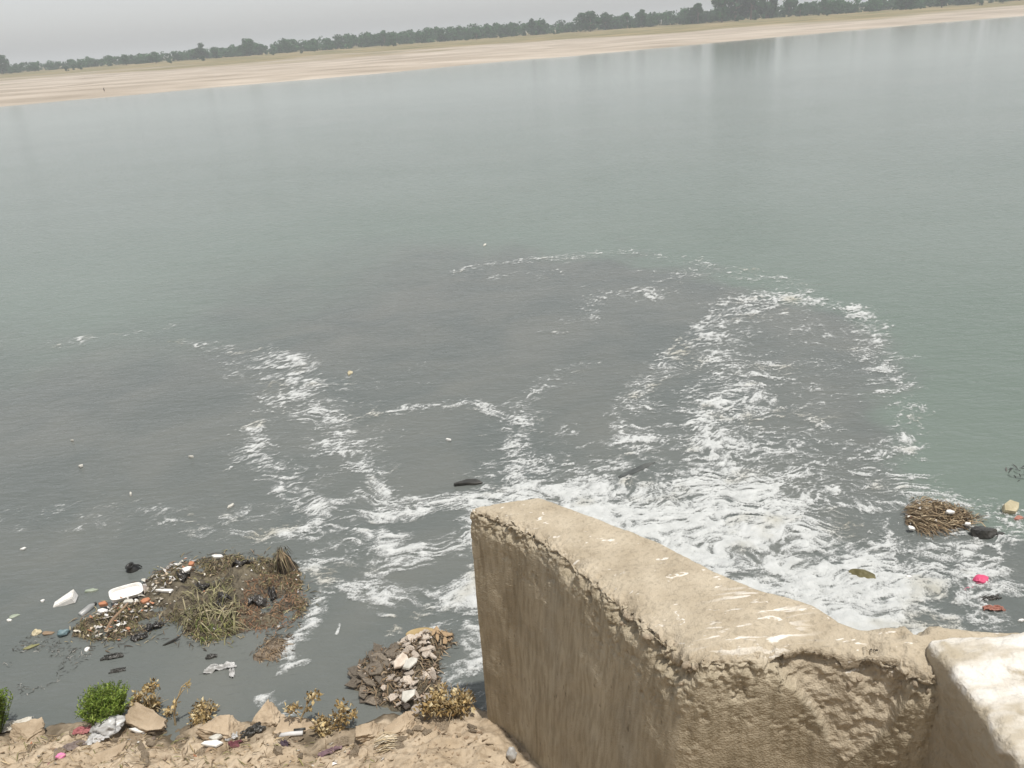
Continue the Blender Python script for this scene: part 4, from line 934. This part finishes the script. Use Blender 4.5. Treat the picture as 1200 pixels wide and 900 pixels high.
# ---- rubble heap by the wall: mud flaps, pale plaster pieces
RB = px_poly([(412, 806), (416, 782), (438, 764), (468, 752), (498, 744), (528, 742), (534, 752), (520, 768), (514, 790), (520, 806), (506, 826), (484, 836), (462, 832), (436, 824)])
rub = obj('rubble_heap', None, label='heap of muddy rubble in the water between the bank and the wall', cat='rubble heap')
h3 = lambda x, y: mound_h(x, y, RB, .14, .30, 661, .05)
obj('mud_bed', mound('mud_bed', RB, .14, .30, 661, mud_m, .018, .05), rub)
o = obj('dark_litter', strands('dark_litter', RB, h3, 900, rr_, .08, .009, BROWN, .03, 1.2, lambda x, y: .5 + 0 * x), rub); o['kind'] = 'stuff'
o = obj('litter_flecks', flecks('litter_flecks', RB, h3, 150, rr_, .016, [(.5, .42, .35), (.36, .27, .2), (.62, .55, .5), (.2, .15, .11), (.3, .2, .13)], .05), rub); o['kind'] = 'stuff'
plaster_m = mat('pale_plaster', (.46, .38, .31), (.68, .61, .53), 11, .9, .008, 40, randv=.25)
mudslab_m = mat('mud_caked_tile', (.12, .10, .078), (.22, .185, .145), 8, .6, .006, 40, randv=.3)
pl = [slab(100 + i, 1, .62, .32, plaster_m, 6 + i % 3, .28, 'plaster_piece') for i in range(8)]
mt = [slab(120 + i, 1, .55, .18, mudslab_m, 7 + i % 3, .3, 'mud_caked_tile') for i in range(6)]
def on_heap(poly_px, n, ms, name, label, cat, group, smin, smax, seed, hf, lift, tilt):
    r = np.random.default_rng(seed); P = px_poly(poly_px); q = inside(P, n, r)
    for i, (x, y) in enumerate(q):
        s = r.uniform(smin, smax)
        obj(name, ms[i % len(ms)], None, (x, y, float(hf(np.array([x]), np.array([y]))[0]) + r.uniform(.2, 1) * lift), (r.normal() * tilt, r.normal() * tilt, r.uniform(0, 6.28)), label, cat, group, scale=s)
on_heap([(466, 758), (500, 748), (512, 768), (510, 790), (520, 808), (504, 828), (484, 838), (452, 822), (452, 800), (474, 782)], 72, pl, 'plaster_piece', 'pale broken plaster piece on the rubble heap beside the wall', 'plaster piece', 'plaster pieces on the rubble heap', .03, .075, 71, h3, .05, .35)
on_heap([(412, 806), (418, 782), (440, 766), (470, 756), (470, 780), (450, 800), (448, 826), (434, 822)], 34, mt, 'mud_caked_tile', 'dark mud-caked flake on the left flank of the rubble heap', 'flake', 'mud flakes on the rubble heap', .06, .12, 72, h3, .03, .25)
on_heap([(500, 746), (530, 742), (528, 756), (508, 764)], 9, [slab(140 + i, 1, .5, .2, mat('ochre_shard', (.27, .18, .10), (.40, .29, .18), 9, .85), 6, .3, 'ochre_shard') for i in range(3)], 'ochre_shard', 'ochre shard on the far tip of the rubble heap', 'shard', 'ochre shards on the rubble heap', .03, .07, 73, h3, .05, .3)
put('large_plaster_piece', slab(150, .085, .055, .03, pale_m, 5, .2), 478, 815, .18, (.5, -.3, .9), 'largest white plaster piece at the near foot of the rubble heap', 'plaster piece')
put('large_plaster_piece', slab(151, .09, .06, .035, plaster_m, 6, .2), 470, 775, .22, (.4, -.2, .7), 'cream plaster piece leaning upright in the middle of the rubble heap', 'plaster piece')
put('large_plaster_piece', slab(152, .085, .045, .03, pale_m, 6, .2), 480, 777, .22, (.3, .2, .9), 'whitish plaster piece beside the cream one in the rubble heap', 'plaster piece')
ov = put('oval_board', None, 493, 742, .06, (.18, .02, .1), 'tan oval board with dark underside at the far end of the rubble heap', 'board')
obj('board_top', lathe([(.02, .016), (.135, .014), (.15, .006), (.152, -.004)], mat('ochre_board', (.30, .215, .10), (.44, .335, .18), 9, .8), 28, 'board_top', .42), ov)
obj('underside', lathe([(.150, -.004), (.148, -.03), (.12, -.045), (.02, -.045)], dark_m, 28, 'underside', .42), ov)

# ---- dry leafy clump beside the wall, dried plants, green bushes
dryl_m = mat('dry_leaf', (1, 1, 1), (.75, .75, .75), 40, .8, tint=True, trans=.2, spec=.2)
TAN = [(.58, .45, .23), (.48, .35, .17), (.36, .25, .11), (.64, .54, .34), (.30, .22, .10), (.20, .14, .07)]
def leafset(mb, c, n, rad, s, pal, r, flat=.8):
    for _ in range(n):
        d = r.normal(size=3); d /= np.linalg.norm(d); p = np.array(c) + d * rad * r.uniform(.3, 1) * np.array([1, 1, flat])
        a = r.normal(size=3); a /= np.linalg.norm(a); b = np.cross(a, d + .3 * r.normal(size=3)); b /= np.linalg.norm(b) + 1e-6; ln = s * r.uniform(.6, 1.5)
        nrm = np.cross(a, b)
        V = [p, p + a * ln * .5 + b * ln * .28 + nrm * ln * .12, p + a * ln, p + a * ln * .5 - b * ln * .28 + nrm * ln * .12]
        mb.add(V, [[0, 1, 2], [0, 2, 3]], np.clip(np.array(pal[r.integers(0, len(pal))]) * r.uniform(.7, 1.3), 0, .8))
def dry_clump(px, py, w, h, seed, label, n=420, s=.035):
    r = np.random.default_rng(seed); p = on_ground(px, py); e = obj('dry_plant', None, loc=p, label=label, cat='dry plant')
    mb = MB()
    for i in range(26):
        a = r.uniform(0, 6.28); q = w * r.uniform(.2, .9)
        mb.tube([(0, 0, -.03), (math.cos(a) * q * .5, math.sin(a) * q * .5, h * .6), (math.cos(a) * q, math.sin(a) * q, h * r.uniform(.4, 1))], [.005, .004, .002], 4)
    obj('stems', mb.mesh('stems', mat('dry_stem', (.26, .20, .12), (.36, .29, .18), 20)), e)
    mb = MB(); cs = [(r.normal() * w * .4, r.normal() * w * .35, h * r.uniform(.3, .85)) for _ in range(9)]
    for c in cs: leafset(mb, c, n // 9, w * .38, s, TAN, r)
    o = obj('dead_leaves', mb.mesh('dead_leaves', dryl_m), e); o['kind'] = 'stuff'; return e
dry_clump(534, 838, .26, .24, 1, 'round clump of dry tan leaves at the foot of the wall', 750, .045)
dry_clump(384, 857, .17, .12, 2, 'low dry leafy plant on the bank left of the straw sheaf', 380)
dry_clump(240, 842, .17, .14, 3, 'low dry leafy plant on the bank right of the bent stalk', 380)
dry_clump(178, 834, .20, .13, 4, 'low tangled dry plant just right of the green bush', 420)
def dry_head(px, py, pts, heads, seed, label):
    r = np.random.default_rng(seed); p = on_ground(px, py); e = obj('dry_stalk', None, loc=p, label=label, cat='dry plant')
    mb = MB(); mb.tube(pts, np.linspace(.010, .005, len(pts)), 5)
    for h in heads: mb.tube([pts[len(pts) // 2], (np.array(pts[len(pts) // 2]) + np.array(h[:3])) / 2 + np.array([0, 0, .01]), h[:3]], [.006, .005, .003], 4)
    obj('stalk', mb.mesh('stalk', mat('dry_stalk', (.30, .23, .13), (.44, .36, .23), 25)), e)
    mb = MB()
    for h in heads: leafset(mb, h[:3], h[4], h[3], .04, TAN, r, .55)
    o = obj('dead_leaves', mb.mesh('dead_leaves', dryl_m), e); o['kind'] = 'stuff'; return e
dry_head(178, 836, [(0, 0, -.05), (.01, 0, .12), (0, .01, .22), (.02, .01, .3)], [(.06, 0, .30, .09, 90), (-.08, .02, .2, .06, 50), (-.14, .0, .12, .06, 50)], 11, 'dry stalk with brown crown of leaves right of the green bush')
dry_head(205, 850, [(0, 0, -.05), (.02, 0, .12), (.06, .02, .24), (.09, .03, .30), (.14, .04, .40), (.19, .05, .44)], [(.19, .05, .40, .03, 10), (.05, .02, .24, .03, 14)], 12, 'bare bent pale stalk leaning right on the bank')
dry_head(352, 856, [(0, 0, -.05), (.02, .02, .12), (.08, .03, .22)], [(-.04, .02, .24, .07, 70), (.15, .06, .33, .08, 60), (.10, .05, .2, .03, 12)], 13, 'dry thistle with two ochre heads reaching over the water')
dry_head(398, 852, [(0, 0, -.05), (.02, .02, .10), (.04, .03, .16)], [(.03, .04, .18, .07, 60), (.10, .04, .10, .08, 80), (.0, .0, .10, .08, 60)], 14, 'dry ochre plant at the water edge beside the rubble heap')

def bush(px, py, w, h, seed, label, n):
    r = np.random.default_rng(seed); p = on_ground(px, py); e = obj('green_bush', None, loc=p, label=label, cat='bush'); mb = MB(); lf = MB()
    GR = [(.15, .23, .03), (.21, .31, .05), (.28, .38, .07), (.10, .16, .025), (.34, .42, .10)]
    for i in range(n):
        a = r.uniform(0, 6.28); q = math.sqrt(r.uniform(0, 1)) ; sx, sy = math.cos(a) * q * w, math.sin(a) * q * w
        hz_ = h * (1 - .35 * q * q) * r.uniform(.75, 1.08)
        b0 = np.array([sx * .25, sy * .25, -.02]); m_ = np.array([sx * .7, sy * .7, hz_ * .5]); t_ = np.array([sx + r.normal() * .02, sy + r.normal() * .02, hz_])
        mb.tube([b0, m_, t_], [.004, .003, .0015], 3)
        for t in np.linspace(.25, 1, 13):
            c = (1 - t) ** 2 * b0 + 2 * t * (1 - t) * m_ + t * t * t_
            for _ in range(3):
                d = r.normal(size=3); d[2] = abs(d[2]) * .9 + .3; d /= np.linalg.norm(d); b = np.cross(d, r.normal(size=3)); b /= np.linalg.norm(b); ln = r.uniform(.022, .045)
                lf.add([c, c + d * ln * .5 + b * .005, c + d * ln, c + d * ln * .5 - b * .005], [[0, 1, 2, 3]], np.array(GR[r.integers(0, 5)]) * r.uniform(.8, 1.2))
    obj('stems', mb.mesh('stems', mat('green_stem', (.10, .12, .03), (.15, .17, .05), 20)), e)
    o = obj('foliage', lf.mesh('foliage', mat('bush_leaf', (1, 1, 1), (.85, .85, .85), 9, .6, tint=True, trans=.35)), e); o['kind'] = 'stuff'
bush(130, 846, .21, .38, 21, 'round bright green bush at the water edge near the white bag', 170)
bush(-8, 862, .23, .52, 22, 'tall bright green bush cut by the left frame edge', 170)

# ---- bank: clods, slabs, litter
clod_m = mat('sandy_clod', (.31, .24, .165), (.48, .39, .285), 5, .95, .03, 16, randv=.08)
def clod(seed, sx, sy, t, k=6):
    """a broken crust of earth: a faceted block with crumbled faces"""
    V, Fa, nr_ = rounded_box((-1, -1, -1), (1, 1, 1), .12, .07); r = np.random.default_rng(seed)
    for _ in range(6):
        n = np.array([*r.normal(size=2), r.normal() * .35]); n /= np.linalg.norm(n); h = r.uniform(.55, .9)
        V = V - np.maximum(V @ n - h, 0)[:, None] * n
    x, y, z = V.T
    V = V * (1 + .10 * fbm(x * 1.5 + seed, y * 1.5, z * 1.5, oct=4, seed=seed))[:, None] + nr_ * (.10 * fbm(x * 4, y * 4 + seed, z * 4, oct=4, seed=seed + 5))[:, None]
    return mesh('earth_clod', V * np.array([sx * .95, sy * .95, t * .5]), Fa, clod_m, True)
for i, (px, py, sx, sy, t, rot, lb) in enumerate((
    (36, 862, .17, .12, .10, (.3, .15, .1), 'flat sandy slab near the left bush on the bank'),
    (176, 849, .22, .10, .14, (.2, .2, -.35), 'long sandy slab right of the white crumpled bag'),
    (262, 858, .19, .13, .15, (.2, .2, -.45), 'pointed sandy slab at the water edge in the middle of the bank'),
    (312, 848, .17, .12, .16, (.35, -.4, .6), 'tilted pointed sandy slab left of the ochre thistle'),
    (350, 856, .20, .13, .13, (.2, .2, -.2), 'broad sandy slab under the ochre thistle'),
    (432, 858, .11, .09, .10, (.1, .1, .2), 'small rounded sandy slab at the inlet left of the straw sheaf'),
    (470, 852, .15, .10, .08, (.15, 0, .3), 'low sandy slab at the water edge below the rubble heap'),
    (130, 890, .16, .11, .06, (.15, 0, .3), 'low sandy slab lying nearest the bottom left of the bank'))):
    V_ = clod(200 + i, sx, sy, t)
    put_bank('earth_clod', V_, px, py, .03, rot, lb, 'earth clod')
small = [clod(230 + i, .9 + .2 * (i % 3), .7, .6) for i in range(5)]
rc = random.Random(3)
for i in range(34):
    px = rc.uniform(2, 560); py = np.interp(px, [0, 200, 420, 500, 560], [862, 852, 866, 846, 852]) + abs(rc.gauss(0, 16))
    put_bank('earth_clod', small[i % 5], px, py, .005, (rc.gauss(0, .2), rc.gauss(0, .2), rc.uniform(0, 6.28)), 'small broken clod of dry earth lying on the sandy bank', 'earth clod', 'small clods on the bank', rc.uniform(.03, .075))
put_bank('crumpled_bag', crumple(91, (.10, .07, .055), film_m, 4, .5), 130, 857, .0, (0, 0, .3), 'white crumpled plastic bag below the green bush', 'plastic bag')
put_bank('plastic_sheet', rag(92, .09, .05, film_m, .03), 116, 866, .015, (0, 0, .2), 'thin flat plastic sheet beside the white crumpled bag', 'plastic sheet')
put_bank('pink_wad', crumple(93, (.03, .026, .024), mat('pink_paper', (.62, .16, .34), (.75, .28, .45), 9, .7), 3, .4), 72, 889, .0, (0, 0, .3), 'small crumpled pink wad near the bottom left corner', 'wad')
put_bank('white_board', slab(301, .075, .02, .02, white_m, 6, .12), 163, 859, .03, (0, 0, .0), 'short white strip lying on the long sandy slab', 'strip')
put_bank('foam_piece', slab(302, .08, .03, .025, white_m, 6, .2), 250, 874, .025, (.1, 0, .05), 'white flat slab on the sand in the middle of the bank', 'foam piece')
put_bank('foam_piece', slab(303, .06, .03, .03, pale_m, 6, .2), 254, 869, .05, (.1, 0, .3), 'pale green-white slab just behind the white flat one on the sand', 'foam piece')
put_bank('paper_scrap', rag(304, .045, .03, film_m, .03), 272, 866, .02, (0, 0, .3), 'small white paper scrap right of the white flat slab', 'paper')
put_bank('dark_rag', rag(305, .09, .04, dark_m, .05), 296, 860, .02, (0, 0, .6), 'black rag draped at the water edge left of the thistle', 'rag')
put_bank('dark_rag', rag(306, .05, .03, mat('maroon_rag', (.12, .04, .05), (.2, .08, .09), 9), .03), 276, 875, .02, (0, 0, .1), 'small maroon rag on the sand beside the paper scrap', 'rag')
put_bank('dark_rag', rag(307, .05, .025, mat('purple_black_rag', (.05, .035, .05), (.11, .08, .10), 9), .03), 334, 873, .01, (0, 0, -.4), 'small blackish rag lying below the white plastic pipe', 'rag')
pp = put_bank('plastic_pipe', None, 342, 864, .035, (0, 0, .06), 'short white plastic pipe with dark end lying on the bank', 'pipe')
mb = MB(); mb.tube([(-.11, 0, 0), (0, .003, .004), (.10, 0, 0)], .02, 12); o = obj('pipe_body', mb.mesh('pipe_body', mat('greyed_plastic', (.5, .5, .5), (.66, .66, .66), 9, .5), True), pp)
mb = MB(); mb.tube([(.02, .035, .008), (.12, .03, .012)], .012, 8); obj('dark_tube', mb.mesh('dark_tube', dark_m, True), pp)
put_bank('purple_rag', rag(308, .10, .025, mat('purple_rag', (.14, .085, .105), (.25, .18, .19), 9), .03), 388, 882, .015, (0, 0, .45), 'twisted purple rag on the sand below the dry plant', 'rag')
put_bank('pink_rag', rag(309, .07, .03, mat('red_pink_rag', (.28, .09, .10), (.42, .18, .18), 9), .03), 98, 858, .02, (0, 0, .1), 'dull red rag on the bank left of the white crumpled bag', 'rag')
put_bank('grey_rag', rag(310, .10, .035, mat('grey_brown_rag', (.14, .11, .10), (.24, .20, .18), 9), .03), 84, 878, .02, (0, 0, .3), 'grey-brown rag on the bank above the pink wad', 'rag')
put_bank('white_paper', crumple(311, (.035, .03, .05), film_m, 3, .35), 600, 889, .0, (0, 0, .3), 'crumpled white scrap on the sand against the wall foot', 'paper')
put_bank('white_cloth', rag(312, .11, .06, mat('pale_cloth', (.45, .42, .37), (.6, .57, .5), 9), .03), 22, 852, .03, (0, 0, .3), 'pale cloth lying behind the flat sandy slab by the left bush', 'cloth')
# straw sheaf
sh = put_bank('straw_sheaf', None, 458, 872, .015, (0, 0, .12), 'flattened sheaf of pale straw on the sand', 'straw'); mb = MB()
for i in range(120):
    a = rnd.gauss(0, .16); y = rnd.gauss(0, .035); l = rnd.uniform(.10, .19); x0 = rnd.uniform(-.06, .0); z = rnd.uniform(0, .06)
    mb.ribbon(np.array([(x0 - l * .5, y - a * l * .5, z * .3), (x0, y, z + .01), (x0 + l * .5, y + a * l * .5, z * .8)]), rnd.uniform(.005, .012), (0, .95, rnd.uniform(-.6, .6)), np.array(rnd.choice([(.62, .53, .38), (.5, .41, .27), (.36, .27, .17), (.7, .63, .5)])))
o = obj('straws', mb.mesh('straws', straw_m), sh); o['kind'] = 'stuff'
# litter and pebbles strewn on the bank: too many and too small to count
BK_ = np.array([(-6.0, 3.7), (0.2, 3.7), (-.15, 4.6), (-.6, 5.1), (-1.5, 5.0), (-2.5, 5.15), (-3.9, 5.3), (-6.0, 5.35)])
tz = lambda x, y: terrain(x, y)[0]
o = obj('bank_litter', flecks('bank_litter', BK_, tz, 2600, rr_, .009, [(.40, .30, .20), (.28, .20, .13), (.20, .14, .09), (.46, .36, .25), (.33, .25, .17)], .008), kind='stuff', label='pebbles and crumbs of earth strewn over the sandy bank', cat='gravel')
BK2 = np.array([(-6.0, 4.3), (-1.2, 4.5), (-1.3, 4.95), (-2.5, 5.15), (-3.9, 5.35), (-6.0, 5.4)])
o = obj('bank_rubbish', flecks('bank_rubbish', BK2, tz, 110, rr_, .016, LIT + [(.2, .12, .1), (.08, .07, .07), (.3, .14, .16), (.2, .16, .13)], .015), kind='stuff', label='tiny scraps of rubbish trodden into the left part of the bank', cat='rubbish')
o = obj('earth_crumbs', flecks('earth_crumbs', BK_, tz, 420, rr_, .022, [(.44, .35, .25), (.36, .28, .19), (.30, .22, .15), (.40, .32, .23)], .012), kind='stuff', label='loose lumps of dry earth scattered over the sandy bank', cat='earth')
o = obj('dry_twigs', strands('dry_twigs', BK2, tz, 1500, rr_, .07, .006, [(.30, .22, .13), (.22, .16, .10), (.42, .33, .2), (.15, .11, .07), (.2, .19, .08)], .02, 3.0), kind='stuff', label='dry twigs and grass litter strewn on the left part of the bank', cat='twigs')
FL = px_poly([(0, 770), (40, 740), (90, 760), (120, 755), (70, 800), (30, 815), (0, 800)])
o = obj('submerged_weed', strands('submerged_weed', FL, lambda x, y: 0 * x - .006, 620, rr_, .035, .006, [(.085, .088, .08), (.11, .11, .10), (.07, .07, .065), (.15, .14, .12), (.3, .29, .27)], .010, 1.6, lambda x, y: .5 + 0 * x, gap=2.4), kind='stuff', label='thin film of dark weed and scraps floating between heap and left bush', cat='weed')

# ------------------------------------------------------------------ haze
def plain_box(lo, hi):
    V = [(x, y, z) for x in (lo[0], hi[0]) for y in (lo[1], hi[1]) for z in (lo[2], hi[2])]
    return V, [(0, 1, 3, 2), (4, 6, 7, 5), (0, 4, 5, 1), (2, 3, 7, 6), (0, 2, 6, 4), (1, 5, 7, 3)]
hm = bpy.data.materials.new('haze'); hm.use_nodes = True; N, L = hm.node_tree.nodes, hm.node_tree.links; N.clear()
ho = N.new('ShaderNodeOutputMaterial'); pv = N.new('ShaderNodeVolumePrincipled'); L.new(pv.outputs[0], ho.inputs['Volume'])
pv.inputs['Color'].default_value = (.93, .96, .98, 1); pv.inputs['Density'].default_value = .0009; pv.inputs['Anisotropy'].default_value = 0.0
V, Fa = plain_box((-9900, -90, -3.2), (9900, 10400, 26))
obj('haze', mesh('haze', V, Fa, hm), kind='stuff', label='thin pale heat haze over the whole river', cat='haze')
